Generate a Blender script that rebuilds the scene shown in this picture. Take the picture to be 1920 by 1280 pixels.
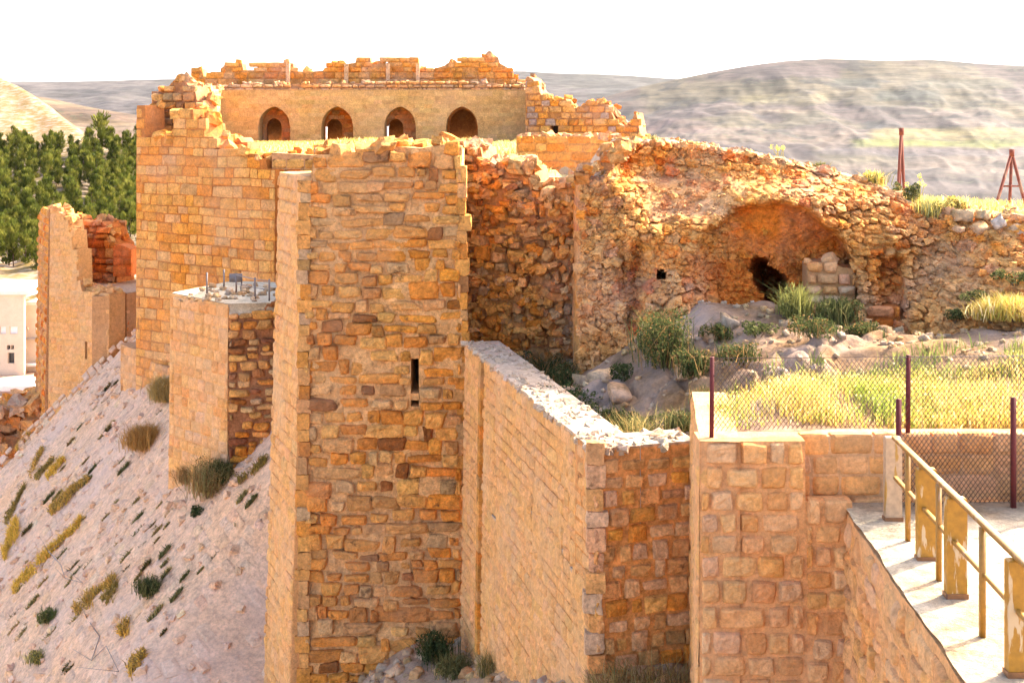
import bpy, math, random
import numpy as np
from math import radians

# ------------------------------------------------------------------ camera, sky, sun, exposure
for o in list(bpy.data.objects):
    bpy.data.objects.remove(o)
S = bpy.context.scene
COL = S.collection
F, CX, HY = 2400.0, 960.0, 225.0          # photograph geometry: focal length, centre and horizon in its pixels
cam_d = bpy.data.cameras.new('camera')
cam_d.sensor_width = 36.0
cam_d.lens = 36.0 * F / 1920.0
cam_d.shift_y = -(640.0 - HY) / 1920.0
cam_d.clip_end = 30000
cam_d.clip_start = 0.5
cam = bpy.data.objects.new('camera', cam_d)
COL.objects.link(cam)
cam.rotation_euler = (radians(90), 0, 0)
S.camera = cam

SUN_EL, SUN_AZ = 34.0, math.degrees(math.atan2(0.82, 0.57))     # azimuth measured from +Y towards +X
world = bpy.data.worlds.new('World')
S.world = world
world.use_nodes = True
wn = world.node_tree.nodes
sky = wn.new('ShaderNodeTexSky')
sky.sky_type = 'NISHITA'
sky.sun_disc = False
sky.sun_elevation = radians(SUN_EL)
sky.sun_rotation = radians(SUN_AZ)
sky.altitude = 900
sky.air_density = 0.55
sky.dust_density = 8.0
sky.ozone_density = 0.6
wn['Background'].inputs[1].default_value = 0.15
world.node_tree.links.new(sky.outputs[0], wn['Background'].inputs[0])
sd = bpy.data.lights.new('sun', 'SUN')
sd.energy = 2.6
sd.angle = radians(0.5)
sd.color = (1.0, 0.90, 0.74)
sun = bpy.data.objects.new('sun', sd)
COL.objects.link(sun)
_az, _el = radians(SUN_AZ), radians(SUN_EL)
from mathutils import Vector
sun.rotation_euler = Vector((math.sin(_az)*math.cos(_el), math.cos(_az)*math.cos(_el), math.sin(_el))).to_track_quat('Z', 'Y').to_euler()
S.view_settings.view_transform = 'Standard'
S.view_settings.look = 'None'
S.view_settings.exposure = 2.85
S.view_settings.gamma = 1.0
S.cycles.max_bounces = 6
S.cycles.diffuse_bounces = 4
S.cycles.volume_bounces = 0
S.cycles.transparent_max_bounces = 6


# ------------------------------------------------------------------ helpers
def P(px, py, Y):
    """point of the place seen at photograph pixel (px, py) at distance Y"""
    return np.array([(px - CX) / F * Y, Y, -(py - HY) / F * Y])


def zat(py, Y):
    return -(py - HY) / F * Y


def _h(ix, iy, seed):
    n = (ix.astype(np.int64) * 374761393 + iy.astype(np.int64) * 668265263 + seed * 1442695041) & 0xffffffff
    n = ((n ^ (n >> 13)) * 1274126177) & 0xffffffff
    n = ((n ^ (n >> 16)) * 2246822519) & 0xffffffff
    return ((n ^ (n >> 15)) & 0xffffff) / float(0xffffff)


def vnoise(x, y, seed=0):
    x = np.asarray(x, float); y = np.asarray(y, float)
    ix = np.floor(x); iy = np.floor(y)
    fx = x - ix; fy = y - iy
    fx = fx*fx*(3-2*fx); fy = fy*fy*(3-2*fy)
    a = _h(ix, iy, seed); b = _h(ix+1, iy, seed); c = _h(ix, iy+1, seed); d = _h(ix+1, iy+1, seed)
    return (a*(1-fx)+b*fx)*(1-fy) + (c*(1-fx)+d*fx)*fy


def fbm(x, y, octv=4, seed=0):
    s = 0; amp = .5; tot = 0
    for k in range(octv):
        s = s + amp*vnoise(x*2**k, y*2**k, seed+k*17); tot += amp; amp *= .5
    return s/tot - .5


def voro(x, y, seed=0, jit=.85):
    ix = np.floor(x); iy = np.floor(y)
    f1 = np.full(x.shape, 9.0); f2 = np.full(x.shape, 9.0); cid = np.zeros(x.shape)
    for dx in (-1, 0, 1):
        for dy in (-1, 0, 1):
            cx = ix+dx; cy = iy+dy
            qx = cx + .5 + jit*(_h(cx, cy, seed)-.5)
            qy = cy + .5 + jit*(_h(cx, cy, seed+7)-.5)
            d = np.hypot(x-qx, y-qy)
            idh = _h(cx, cy, seed+13)
            near = d < f1
            f2 = np.where(near, f1, np.minimum(f2, d))
            cid = np.where(near, idh, cid)
            f1 = np.where(near, d, f1)
    return f1, f2, cid


def sm(x, a, b):
    t = np.clip((x-a)/(b-a), 0, 1); return t*t*(3-2*t)


def tps(pts):
    """thin plate interpolation through (a, b, value) points"""
    p = np.array(pts, float)
    sc = np.maximum(np.ptp(p[:, :2], axis=0), 1e-6); c0 = p[:, :2].min(0)
    q = (p[:, :2]-c0)/sc
    def U(r2):
        return np.where(r2 < 1e-12, 0, r2*np.log(np.maximum(r2, 1e-12)))
    n = len(q)
    K = U(((q[:, None]-q[None])**2).sum(-1)) + np.eye(n)*1e-4
    A = np.zeros((n+3, n+3)); A[:n, :n] = K; A[:n, n] = 1; A[:n, n+1:] = q; A[n, :n] = 1; A[n+1:, :n] = q.T
    w = np.linalg.solve(A, np.concatenate([p[:, 2], [0, 0, 0]]))
    def f(a, b):
        a = np.asarray(a, float); b = np.asarray(b, float)
        x = np.stack([(a-c0[0])/sc[0], (b-c0[1])/sc[1]], -1)
        r = w[n] + x[..., 0]*w[n+1] + x[..., 1]*w[n+2]
        for i in range(n):
            r = r + w[i]*U(((x-q[i])**2).sum(-1))
        return r
    return f


SATUR = {'rough_stone': 1.66, 'ashlar_stone': 1.64, 'dressed_pale_stone': 1.65, 'rubble': 1.62, 'soil': 1.25, 'glacis_paving': 1.32, 'walkway_paving': 1.15}     # the stone here is a warm, strongly coloured limestone


class MB:
    """collects geometry for ONE mesh object, with a per-vertex stone / leaf colour"""
    def __init__(s):
        s.v, s.t, s.q, s.tr, s.n = [], [], [], [], 0

    def add(s, v, quads=None, tris=None, tint=(.5, .3, .15)):
        v = np.asarray(v, float).reshape(-1, 3)
        tint = np.asarray(tint, float)
        if tint.ndim == 1:
            tint = np.repeat(tint[None], len(v), 0)
        s.v.append(v); s.t.append(tint.reshape(-1, 3))
        if quads is not None and len(quads):
            s.q.append(np.asarray(quads, np.int64).reshape(-1, 4) + s.n)
        if tris is not None and len(tris):
            s.tr.append(np.asarray(tris, np.int64).reshape(-1, 3) + s.n)
        s.n += len(v)

    def box(s, lo, hi, tint=(.5, .3, .15)):
        x0, y0, z0 = lo; x1, y1, z1 = hi
        v = [(x0,y0,z0),(x1,y0,z0),(x1,y1,z0),(x0,y1,z0),(x0,y0,z1),(x1,y0,z1),(x1,y1,z1),(x0,y1,z1)]
        s.add(v, [(0,3,2,1),(4,5,6,7),(0,1,5,4),(1,2,6,5),(2,3,7,6),(3,0,4,7)], tint=tint)

    def bar(s, a, b, w, h=None, up=(0, 0, 1), tint=(.5, .3, .15)):
        """bar of rectangular section from a to b"""
        h = w if h is None else h
        a = np.array(a, float); b = np.array(b, float)
        t = b-a; t /= np.linalg.norm(t)
        up = np.array(up, float)
        if abs(t @ up) > .95:
            up = np.array((0., 1., 0.))
        x = np.cross(t, up); x /= np.linalg.norm(x); y = np.cross(x, t)
        c = [(-1,-1),(1,-1),(1,1),(-1,1)]
        v = [p + x*i*w/2 + y*j*h/2 for p in (a, b) for i, j in c]
        s.add(v, [(0,1,2,3),(7,6,5,4),(0,4,5,1),(1,5,6,2),(2,6,7,3),(3,7,4,0)], tint=tint)

    def tube(s, pts, r0, r1=None, n=6, tint=(.2, .12, .08)):
        r1 = r0 if r1 is None else r1
        pts = np.array(pts, float); m = len(pts)
        V = []
        for i, p in enumerate(pts):
            t = pts[min(i+1, m-1)] - pts[max(i-1, 0)]; t /= np.linalg.norm(t)
            u = np.array((1., 0, 0)) if abs(t[0]) < .9 else np.array((0, 1., 0))
            x = np.cross(t, u); x /= np.linalg.norm(x); y = np.cross(t, x)
            r = r0 + (r1-r0)*i/max(1, m-1)
            V += [p + r*(math.cos(k*2*math.pi/n)*x + math.sin(k*2*math.pi/n)*y) for k in range(n)]
        V += [pts[0], pts[-1]]
        q = [(i*n+k, i*n+(k+1) % n, (i+1)*n+(k+1) % n, (i+1)*n+k) for i in range(m-1) for k in range(n)]
        t3 = [(m*n, (k+1) % n, k) for k in range(n)] + [(m*n+1, (m-1)*n+k, (m-1)*n+(k+1) % n) for k in range(n)]
        s.add(V, q, t3, tint)

    def grid(s, G, tint, keep=None, flip=False):
        R, C = G.shape[:2]
        i = np.arange(R*C).reshape(R, C)
        q = np.stack([i[:-1, :-1], i[:-1, 1:], i[1:, 1:], i[1:, :-1]], -1)
        if flip:
            q = q[..., ::-1]
        q = q.reshape(-1, 4)
        if keep is not None:
            q = q[keep.reshape(-1)]
        tint = np.asarray(tint, float)
        if tint.ndim == 1:
            tint = np.broadcast_to(tint, (R, C, 3))
        s.add(G.reshape(-1, 3), q, tint=tint.reshape(-1, 3))

    def build(s, name, mat, parent=None, smooth=True, loc=None):
        if mat.name in ('rough_stone', 'ashlar_stone', 'dressed_pale_stone', 'rubble', 'glacis_paving'):
            smooth = False          # broken stone: crisp facets, no rounding
        me = bpy.data.meshes.new(name)
        v = np.concatenate(s.v); t = np.concatenate(s.t)
        g_ = SATUR.get(mat.name)
        if g_:
            lum = np.maximum((t*(.3, .55, .15)).sum(1, keepdims=True), 1e-4); t = np.maximum(lum*(t/lum)**g_, .004)*np.array([1.0, 1.03, .97]); t = t*np.minimum(1, .80/t.max(1, keepdims=True))
        if loc is not None:
            v = v - np.array(loc)
        Q = np.concatenate(s.q) if s.q else np.zeros((0, 4), int)
        T = np.concatenate(s.tr) if s.tr else np.zeros((0, 3), int)
        loops = np.concatenate([Q.reshape(-1), T.reshape(-1)]).astype(np.int32)
        starts = np.concatenate([np.arange(len(Q))*4, len(Q)*4 + np.arange(len(T))*3]).astype(np.int32)
        me.vertices.add(len(v)); me.vertices.foreach_set('co', v.reshape(-1).astype(np.float32))
        me.loops.add(len(loops)); me.loops.foreach_set('vertex_index', loops)
        me.polygons.add(len(starts)); me.polygons.foreach_set('loop_start', starts)
        me.update(calc_edges=True)
        ca = me.color_attributes.new('tint', 'FLOAT_COLOR', 'POINT')
        c4 = np.ones((len(v), 4), np.float32); c4[:, :3] = t
        ca.data.foreach_set('color', c4.reshape(-1))
        me.polygons.foreach_set('use_smooth', np.full(len(starts), smooth, bool))
        me.materials.append(mat)
        me.validate()
        o = bpy.data.objects.new(name, me)
        COL.objects.link(o)
        if loc is not None:
            o.location = loc
        if parent is not None:
            o.parent = parent
            if loc is None:
                o.matrix_parent_inverse = parent.matrix_world.inverted()
        return o


def tag(o, label=None, cat=None, group=None, kind=None):
    if label: o['label'] = label
    if cat: o['category'] = cat
    if group: o['group'] = group
    if kind: o['kind'] = kind
    return o


def thing(name, label, cat, loc=(0, 0, 0), group=None):
    o = bpy.data.objects.new(name, None)
    COL.objects.link(o)
    o.location = [float(c) for c in loc]
    bpy.context.view_layer.update()
    return tag(o, label, cat, group)


def copy_tree(o, parent=None):
    c = o.copy(); COL.objects.link(c)
    if parent is not None:
        c.parent = parent
        c.matrix_parent_inverse = o.matrix_parent_inverse
    for ch in list(o.children):
        copy_tree(ch, c)
    return c


# ------------------------------------------------------------------ materials
def mineral(name, scale=6.0, bump=.4, mott=(.72, 1.18), bscale=26.0, stain=None, stain_amt=.35, stain_scale=.45, rough=.95, bdist=.06, grain=.8, dark=None, dark_amt=.6, dark_scale=2.2):
    m = bpy.data.materials.new(name); m.use_nodes = True
    nt = m.node_tree; N = nt.nodes; L = nt.links
    b = N['Principled BSDF']; b.inputs['Roughness'].default_value = rough
    b.inputs['Specular IOR Level'].default_value = .12
    at = N.new('ShaderNodeAttribute'); at.attribute_name = 'tint'
    tc = N.new('ShaderNodeTexCoord')
    n1 = N.new('ShaderNodeTexNoise'); n1.inputs['Scale'].default_value = scale; n1.inputs['Detail'].default_value = 7; n1.inputs['Roughness'].default_value = .65
    L.new(tc.outputs['Object'], n1.inputs['Vector'])
    mr = N.new('ShaderNodeMapRange'); mr.inputs[1].default_value = .3; mr.inputs[2].default_value = .7
    mr.inputs[3].default_value = mott[0]; mr.inputs[4].default_value = mott[1]
    L.new(n1.outputs['Fac'], mr.inputs[0])
    mx = N.new('ShaderNodeMix'); mx.data_type = 'RGBA'; mx.blend_type = 'MULTIPLY'; mx.inputs[0].default_value = 1
    L.new(at.outputs['Color'], mx.inputs[6]); L.new(mr.outputs[0], mx.inputs[7])
    out = mx.outputs[2]
    if bump > 0:
        n5 = N.new('ShaderNodeTexNoise'); n5.inputs['Scale'].default_value = bscale*.9; n5.inputs['Detail'].default_value = 5; n5.inputs['Roughness'].default_value = .75
        L.new(tc.outputs['Object'], n5.inputs['Vector'])
        r5 = N.new('ShaderNodeMapRange'); r5.inputs[1].default_value = .34; r5.inputs[2].default_value = .60; r5.inputs[3].default_value = .52; r5.inputs[4].default_value = 1.1
        L.new(n5.outputs['Fac'], r5.inputs[0])
        m5 = N.new('ShaderNodeMix'); m5.data_type = 'RGBA'; m5.blend_type = 'MULTIPLY'; m5.inputs[0].default_value = grain
        L.new(out, m5.inputs[6]); L.new(r5.outputs[0], m5.inputs[7])
        out = m5.outputs[2]
    if stain:
        n2 = N.new('ShaderNodeTexNoise'); n2.inputs['Scale'].default_value = stain_scale; n2.inputs['Detail'].default_value = 6
        n2.inputs['Roughness'].default_value = .6
        L.new(tc.outputs['Object'], n2.inputs['Vector'])
        r2 = N.new('ShaderNodeMapRange'); r2.inputs[1].default_value = .45; r2.inputs[2].default_value = .68; r2.inputs[4].default_value = stain_amt
        L.new(n2.outputs['Fac'], r2.inputs[0])
        m2 = N.new('ShaderNodeMix'); m2.data_type = 'RGBA'
        L.new(r2.outputs[0], m2.inputs[0]); L.new(out, m2.inputs[6]); m2.inputs[7].default_value = (*stain, 1)
        out = m2.outputs[2]
    if dark:
        n4 = N.new('ShaderNodeTexNoise'); n4.inputs['Scale'].default_value = dark_scale; n4.inputs['Detail'].default_value = 9
        n4.inputs['Roughness'].default_value = .72
        L.new(tc.outputs['Object'], n4.inputs['Vector'])
        r4 = N.new('ShaderNodeMapRange'); r4.inputs[1].default_value = .58; r4.inputs[2].default_value = .68; r4.inputs[4].default_value = dark_amt
        L.new(n4.outputs['Fac'], r4.inputs[0])
        m4 = N.new('ShaderNodeMix'); m4.data_type = 'RGBA'
        L.new(r4.outputs[0], m4.inputs[0]); L.new(out, m4.inputs[6]); m4.inputs[7].default_value = (*dark, 1)
        out = m4.outputs[2]
    L.new(out, b.inputs['Base Color'])
    n3 = N.new('ShaderNodeTexNoise'); n3.inputs['Scale'].default_value = bscale; n3.inputs['Detail'].default_value = 8; n3.inputs['Roughness'].default_value = .7
    L.new(tc.outputs['Object'], n3.inputs['Vector'])
    bp = N.new('ShaderNodeBump'); bp.inputs['Strength'].default_value = bump; bp.inputs['Distance'].default_value = bdist
    L.new(n3.outputs['Fac'], bp.inputs['Height']); L.new(bp.outputs[0], b.inputs['Normal'])
    return m


def leafy(name, trans=.35):
    m = bpy.data.materials.new(name); m.use_nodes = True
    nt = m.node_tree; N = nt.nodes; L = nt.links
    for n in list(N):
        if n.type == 'BSDF_PRINCIPLED': N.remove(n)
    at = N.new('ShaderNodeAttribute'); at.attribute_name = 'tint'
    d = N.new('ShaderNodeBsdfDiffuse'); t = N.new('ShaderNodeBsdfTranslucent'); mx = N.new('ShaderNodeMixShader')
    mx.inputs[0].default_value = trans
    L.new(at.outputs['Color'], d.inputs[0]); L.new(at.outputs['Color'], t.inputs[0])
    L.new(d.outputs[0], mx.inputs[1]); L.new(t.outputs[0], mx.inputs[2])
    L.new(mx.outputs[0], N['Material Output'].inputs[0])
    return m


M_ROUGH = mineral('rough_stone', 5, .7, (.62, 1.22), 18, (.54, .31, .16), .35, dark=(.10, .045, .022), dark_amt=.8, dark_scale=3.2)
M_ASHLAR = mineral('ashlar_stone', 3.5, .5, (.70, 1.18), 14, (.54, .33, .18), .4, .3, dark=(.24, .10, .03), dark_amt=.5, dark_scale=1.6)
M_PALE = mineral('dressed_pale_stone', 7, .6, (.76, 1.18), 24, (.62, .40, .23), .35, .6, grain=.5, dark=(.30, .14, .055), dark_amt=.5, dark_scale=5.5)
M_RUBBLE = mineral('rubble', 4.5, .8, (.6, 1.25), 14, (.44, .31, .25), .35, .5, dark=(.18, .07, .02), dark_amt=.6, dark_scale=2.6)
M_SOIL = mineral('soil', 3.0, .6, (.65, 1.2), 14, (.42, .34, .30), .5, .5)
M_GLACIS = mineral('glacis_paving', 3.0, .4, (.72, 1.15), 12, (.60, .42, .32), .5, .25)
M_PAVE = mineral('walkway_paving', 5.0, .6, (.6, 1.15), 20, (.50, .41, .31), .5, .8, dark=(.25, .17, .11), dark_amt=.5, dark_scale=4)
M_HILL = mineral('hill_earth', .02, .0, (.75, 1.2), .1)


def hill_detail(m):
    nt = m.node_tree; N = nt.nodes; L = nt.links; b = N['Principled BSDF']
    src = b.inputs['Base Color'].links[0].from_socket
    tc = N.new('ShaderNodeTexCoord')
    mp = N.new('ShaderNodeMapping'); mp.inputs['Scale'].default_value = (.014, .004, .16); L.new(tc.outputs['Object'], mp.inputs[0])
    n = N.new('ShaderNodeTexNoise'); n.inputs['Scale'].default_value = 1; n.inputs['Detail'].default_value = 11; n.inputs['Roughness'].default_value = .8; L.new(mp.outputs[0], n.inputs['Vector'])
    r = N.new('ShaderNodeMapRange'); r.inputs[1].default_value = .35; r.inputs[2].default_value = .65; r.inputs[3].default_value = .3; r.inputs[4].default_value = 1.9; L.new(n.outputs['Fac'], r.inputs[0])
    mx = N.new('ShaderNodeMix'); mx.data_type = 'RGBA'; mx.blend_type = 'MULTIPLY'; mx.inputs[0].default_value = 1; L.new(src, mx.inputs[6]); L.new(r.outputs[0], mx.inputs[7])
    v = N.new('ShaderNodeTexVoronoi'); v.inputs['Scale'].default_value = .085; L.new(tc.outputs['Object'], v.inputs['Vector'])
    lt_ = N.new('ShaderNodeMapRange'); lt_.inputs[1].default_value = .34; lt_.inputs[2].default_value = .24; L.new(v.outputs['Distance'], lt_.inputs[0])
    n2 = N.new('ShaderNodeTexNoise'); n2.inputs['Scale'].default_value = .0045; n2.inputs['Detail'].default_value = 4; L.new(tc.outputs['Object'], n2.inputs['Vector'])
    r2 = N.new('ShaderNodeMapRange'); r2.inputs[1].default_value = .52; r2.inputs[2].default_value = .60; r2.inputs[4].default_value = .75; L.new(n2.outputs['Fac'], r2.inputs[0])
    mu = N.new('ShaderNodeMath'); mu.operation = 'MULTIPLY'; L.new(lt_.outputs[0], mu.inputs[0]); L.new(r2.outputs[0], mu.inputs[1])
    m2 = N.new('ShaderNodeMix'); m2.data_type = 'RGBA'; L.new(mu.outputs[0], m2.inputs[0]); L.new(mx.outputs[2], m2.inputs[6]); m2.inputs[7].default_value = (.05, .055, .03, 1)
    L.new(m2.outputs[2], b.inputs['Base Color'])


hill_detail(M_HILL)
M_LEAF = leafy('foliage', .35)
M_GRASS = leafy('dry_grass', .5)
M_PLAIN = mineral('house_render', 1.5, .15, (.9, 1.08), 8, grain=.12)


def paint(name, base, under, thr=.56, scale=9.0, rough=.55, stretch=(1, 1, .22)):
    m = bpy.data.materials.new(name); m.use_nodes = True
    nt = m.node_tree; N = nt.nodes; L = nt.links
    b = N['Principled BSDF']; b.inputs['Roughness'].default_value = rough
    tc = N.new('ShaderNodeTexCoord'); mp = N.new('ShaderNodeMapping'); mp.inputs['Scale'].default_value = stretch
    L.new(tc.outputs['Object'], mp.inputs[0])
    n = N.new('ShaderNodeTexNoise'); n.inputs['Scale'].default_value = scale; n.inputs['Detail'].default_value = 6
    L.new(mp.outputs[0], n.inputs['Vector'])
    r = N.new('ShaderNodeMapRange'); r.inputs[1].default_value = thr; r.inputs[2].default_value = thr+.04
    L.new(n.outputs['Fac'], r.inputs[0])
    n2 = N.new('ShaderNodeTexNoise'); n2.inputs['Scale'].default_value = 20; L.new(tc.outputs['Object'], n2.inputs['Vector'])
    r2 = N.new('ShaderNodeMapRange'); r2.inputs[3].default_value = .6; r2.inputs[4].default_value = 1.3
    L.new(n2.outputs['Fac'], r2.inputs[0])
    mm = N.new('ShaderNodeMix'); mm.data_type = 'RGBA'; mm.blend_type = 'MULTIPLY'; mm.inputs[0].default_value = 1
    mm.inputs[6].default_value = (*base, 1); L.new(r2.outputs[0], mm.inputs[7])
    mx = N.new('ShaderNodeMix'); mx.data_type = 'RGBA'
    L.new(r.outputs[0], mx.inputs[0]); L.new(mm.outputs[2], mx.inputs[6]); mx.inputs[7].default_value = (*under, 1)
    L.new(mx.outputs[2], b.inputs['Base Color'])
    bp = N.new('ShaderNodeBump'); bp.inputs['Strength'].default_value = .3; bp.inputs['Distance'].default_value = .004
    L.new(r.outputs[0], bp.inputs['Height']); L.new(bp.outputs[0], b.inputs['Normal'])
    return m


M_YELLOW = paint('yellow_paint', (.36, .165, .008), (.50, .36, .20), .575, 12)
M_YELLOWBAR = paint('yellow_rail_paint', (.30, .145, .014), (.34, .20, .09), .58)
M_BEIGE = paint('beige_paint', (.46, .30, .165), (.36, .19, .03), .58)
M_RED = paint('red_oxide_paint', (.105, .010, .007), (.10, .04, .02), .64, rough=.85)
M_RUSTFOOT = paint('rusty_foot', (.25, .10, .03), (.15, .06, .03), .6)
M_MAST = paint('rusty_mast', (.20, .045, .018), (.30, .14, .07), .56, 4, rough=.85)
M_WIRE = paint('rusty_wire', (.07, .035, .022), (.13, .07, .04), .55)
M_GREYMETAL = paint('grey_metal', (.22, .17, .14), (.25, .16, .10), .58)
M_DARK = paint('dark_glass', (.03, .03, .035), (.04, .04, .04), .6, rough=.2)
M_WHITE = paint('white_paint', (.75, .72, .68), (.6, .5, .4), .66)

# stone colours (reflectance)
ORANGE = [(.58, .325, .11), (.55, .285, .085), (.60, .36, .15), (.51, .265, .09), (.57, .36, .19), (.54, .315, .12), (.61, .385, .175)]
SMOOTH = [(.62, .40, .22), (.60, .385, .205), (.63, .41, .235), (.61, .39, .20)]
RUSTY = [(.50, .23, .07), (.46, .19, .055), (.54, .28, .10), (.42, .18, .06), (.50, .30, .15), (.44, .26, .15)]
PALE = [(.60, .39, .23), (.58, .36, .20), (.62, .41, .25), (.57, .34, .17), (.57, .38, .25), (.60, .37, .19)]
DARKER = ORANGE + ORANGE + [(.24, .12, .05), (.36, .21, .10), (.48, .33, .19), (.52, .36, .21)]
GREYED = [(.46, .33, .22), (.50, .36, .24), (.44, .30, .18), (.51, .35, .19), (.48, .30, .15)]


def tints(pal, n, rng, var=.12):
    t = np.array(pal)[rng.integers(0, len(pal), n)]
    return np.clip(t * (1 + rng.normal(0, var, (n, 1))) * (1 + rng.normal(0, .012, (n, 3))), .02, .8)


_TM = {}


def _tmpl(n):
    if n in _TM: return _TM[n]
    u = np.linspace(-1, 1, n+1); u = np.sign(u)*np.abs(u)**.75
    U, V = np.meshgrid(u, u)
    i = np.arange((n+1)**2).reshape(n+1, n+1)
    q = np.stack([i[:-1, :-1], i[:-1, 1:], i[1:, 1:], i[1:, :-1]], -1).reshape(-1, 4)
    ring = np.concatenate([i[0, :-1], i[:-1, -1], i[-1, :0:-1], i[:0:-1, 0]])
    b0 = (n+1)**2; m = len(ring)
    bk = np.stack([np.roll(ring, -1), ring, b0+np.arange(m), b0+np.roll(np.arange(m), -1)], -1)
    _TM[n] = (np.concatenate([U.ravel(), U.ravel()[ring]]), np.concatenate([V.ravel(), V.ravel()[ring]]), np.concatenate([q, bk]), b0)
    return _TM[n]


def stones(mb, org, T, Uv, Nv, s, z, a, b, prot, rnd, pill, jit, tint, rng, n=4, depth=.14, doff=None, rough=0., chaos=0.):
    """one block per (s, z): rounded, uneven, standing out of the wall by prot"""
    K = len(s)
    if K == 0: return
    u, v, q, b0 = _tmpl(n)
    rn = rnd*rng.uniform(.6, 1.3, (K, 1)); rn = np.clip(rn, 0, 1)
    X = u*np.sqrt(1-rn*v*v/2); Z = v*np.sqrt(1-rn*u*u/2)
    cj = rng.normal(0, jit, (K, 4, 2))
    w = np.stack([(1-u)*(1-v), (1+u)*(1-v), (1+u)*(1+v), (1-u)*(1+v)])/4
    X = X + np.einsum('kc,cv->kv', cj[..., 0], w); Z = Z + np.einsum('kc,cv->kv', cj[..., 1], w)
    a = np.asarray(a)[:, None]; b = np.asarray(b)[:, None]
    if chaos:
        ang = rng.normal(0, chaos, (K, 1)); ca, sa = np.cos(ang), np.sin(ang)
        X, Z = ca*X*a - sa*Z*b, sa*X*a + ca*Z*b
    else:
        X, Z = a*X, b*Z
    X = np.asarray(s)[:, None] + X; Z = np.asarray(z)[:, None] + Z
    so = rng.uniform(0, 50, (K, 1))
    if rough:
        X, Z = X + rough*.9*fbm(X*7+so, Z*7, 2, 401), Z + rough*.9*fbm(X*7, Z*7+so, 2, 402)
    pr = np.asarray(prot)*rng.uniform(.35, 1.35, (K, 1))
    prof = np.clip((1-np.abs(u)**pill)*(1-np.abs(v)**pill), 0, 1)**.45
    tilt = rng.normal(0, .22, (K, 1))*u + rng.normal(0, .22, (K, 1))*v
    ph = rng.uniform(0, 6.3, (K, 4))
    wob = .16*np.sin(2.6*u+ph[:, :1])*np.sin(2.9*v+ph[:, 1:2]) + .10*np.sin(5.2*u+ph[:, 2:3]+2*v)
    wob = wob + rng.normal(0, .05, (K, len(u)))
    D = pr*prof*(1+tilt+wob)
    if rough:
        D = D + prof*rough*1.1*(fbm(X*6+so, Z*6, 3, 403) + .5*fbm(X*17, Z*17+so, 2, 404))
    D[:, b0:] = -depth
    if doff is not None:
        D = D + doff(X, Z)
    V = np.asarray(org) + X[..., None]*T + Z[..., None]*Uv + D[..., None]*Nv
    nv = len(u)
    tt = np.repeat(np.asarray(tint)[:, None], nv, 1) * (1 + rng.normal(0, .05, (K, nv, 1)))
    quads = (q[None] + (np.arange(K)*nv)[:, None, None]).reshape(-1, 4)
    mb.add(V.reshape(-1, 3), quads, tint=tt.reshape(-1, 3))


_c = np.linspace(-1, 1, 4)
def _rcube():
    bm_v, bm_q = [], []
    idx = {}
    def vid(p):
        k = tuple(np.round(p, 4))
        if k not in idx:
            idx[k] = len(bm_v); bm_v.append(p)
        return idx[k]
    for ax in range(3):
        for sg in (-1, 1):
            for i in range(3):
                for j in range(3):
                    c = []
                    for di, dj in ((0, 0), (1, 0), (1, 1), (0, 1)):
                        p = [0, 0, 0]; p[ax] = sg; p[(ax+1) % 3] = _c[i+di]; p[(ax+2) % 3] = _c[j+dj]
                        c.append(vid(np.array(p, float)))
                    bm_q.append(c if sg > 0 else c[::-1])
    v = np.array(bm_v)
    sp = v/np.linalg.norm(v, axis=1, keepdims=True)
    return v*.80 + sp*.20, np.array(bm_q)
_RV, _RQ = _rcube()


def loose(mb, c, size, tint, rng, flat=.7, tumble=1.0, jit=.10):
    """tumbled field stones with centres c (K,3) and radii size (K,)"""
    c = np.asarray(c, float); K = len(c)
    if K == 0: return
    sc = np.asarray(size)[:, None]*np.stack([rng.uniform(.8, 1.4, K), rng.uniform(.75, 1.2, K), rng.uniform(.55, .95, K)*flat/.7], 1)
    V = _RV[None]*(1+rng.normal(0, jit, (K, len(_RV), 1)))*sc[:, None]
    az = rng.uniform(0, 6.3, K)*min(1, tumble+.02) if tumble < 1 else rng.uniform(0, 6.3, K)
    el = rng.normal(0, .35*tumble, K); ro = rng.normal(0, .35*tumble, K)
    def rot(V, a, i, j):
        ca, sa = np.cos(a)[:, None], np.sin(a)[:, None]
        W = V.copy(); W[..., i] = ca*V[..., i]-sa*V[..., j]; W[..., j] = sa*V[..., i]+ca*V[..., j]
        return W
    V = rot(rot(rot(V, el, 0, 2), ro, 1, 2), az, 0, 1) + c[:, None]
    nv = len(_RV)
    tt = np.repeat(np.asarray(tint)[:, None], nv, 1)
    mb.add(V.reshape(-1, 3), (_RQ[None] + (np.arange(K)*nv)[:, None, None]).reshape(-1, 4), tint=tt.reshape(-1, 3))


def seg(A, B):
    A = np.array(A, float); B = np.array(B, float)
    L = np.linalg.norm(B-A); t = (B-A)/L
    return A, B, L, np.array([t[0], t[1], 0.]), np.array([t[1], -t[0], 0.])


def px_to_s(A, B, px):
    """run along the wall line A-B that is seen at photograph column px"""
    A, B, L, T, N = seg(A, B)
    k = (np.asarray(px, float)-CX)/F
    return (k*A[1]-A[0])/(T[0]-k*T[1])


def prof(A, B, pts):
    """height profile along A-B from (px, py) picture points"""
    A2, B2, L, T, N = seg(A, B)
    pts = np.array(pts, float)
    s = px_to_s(A, B, pts[:, 0]); z = -(pts[:, 1]-HY)/F*(A2[1]+s*T[1])
    o = np.argsort(s, kind='stable'); s = s[o]; z = z[o]
    return lambda q: np.interp(q, s, z)


def as_f(v):
    return v if callable(v) else (lambda s: np.full(np.shape(s), float(v)))


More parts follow.
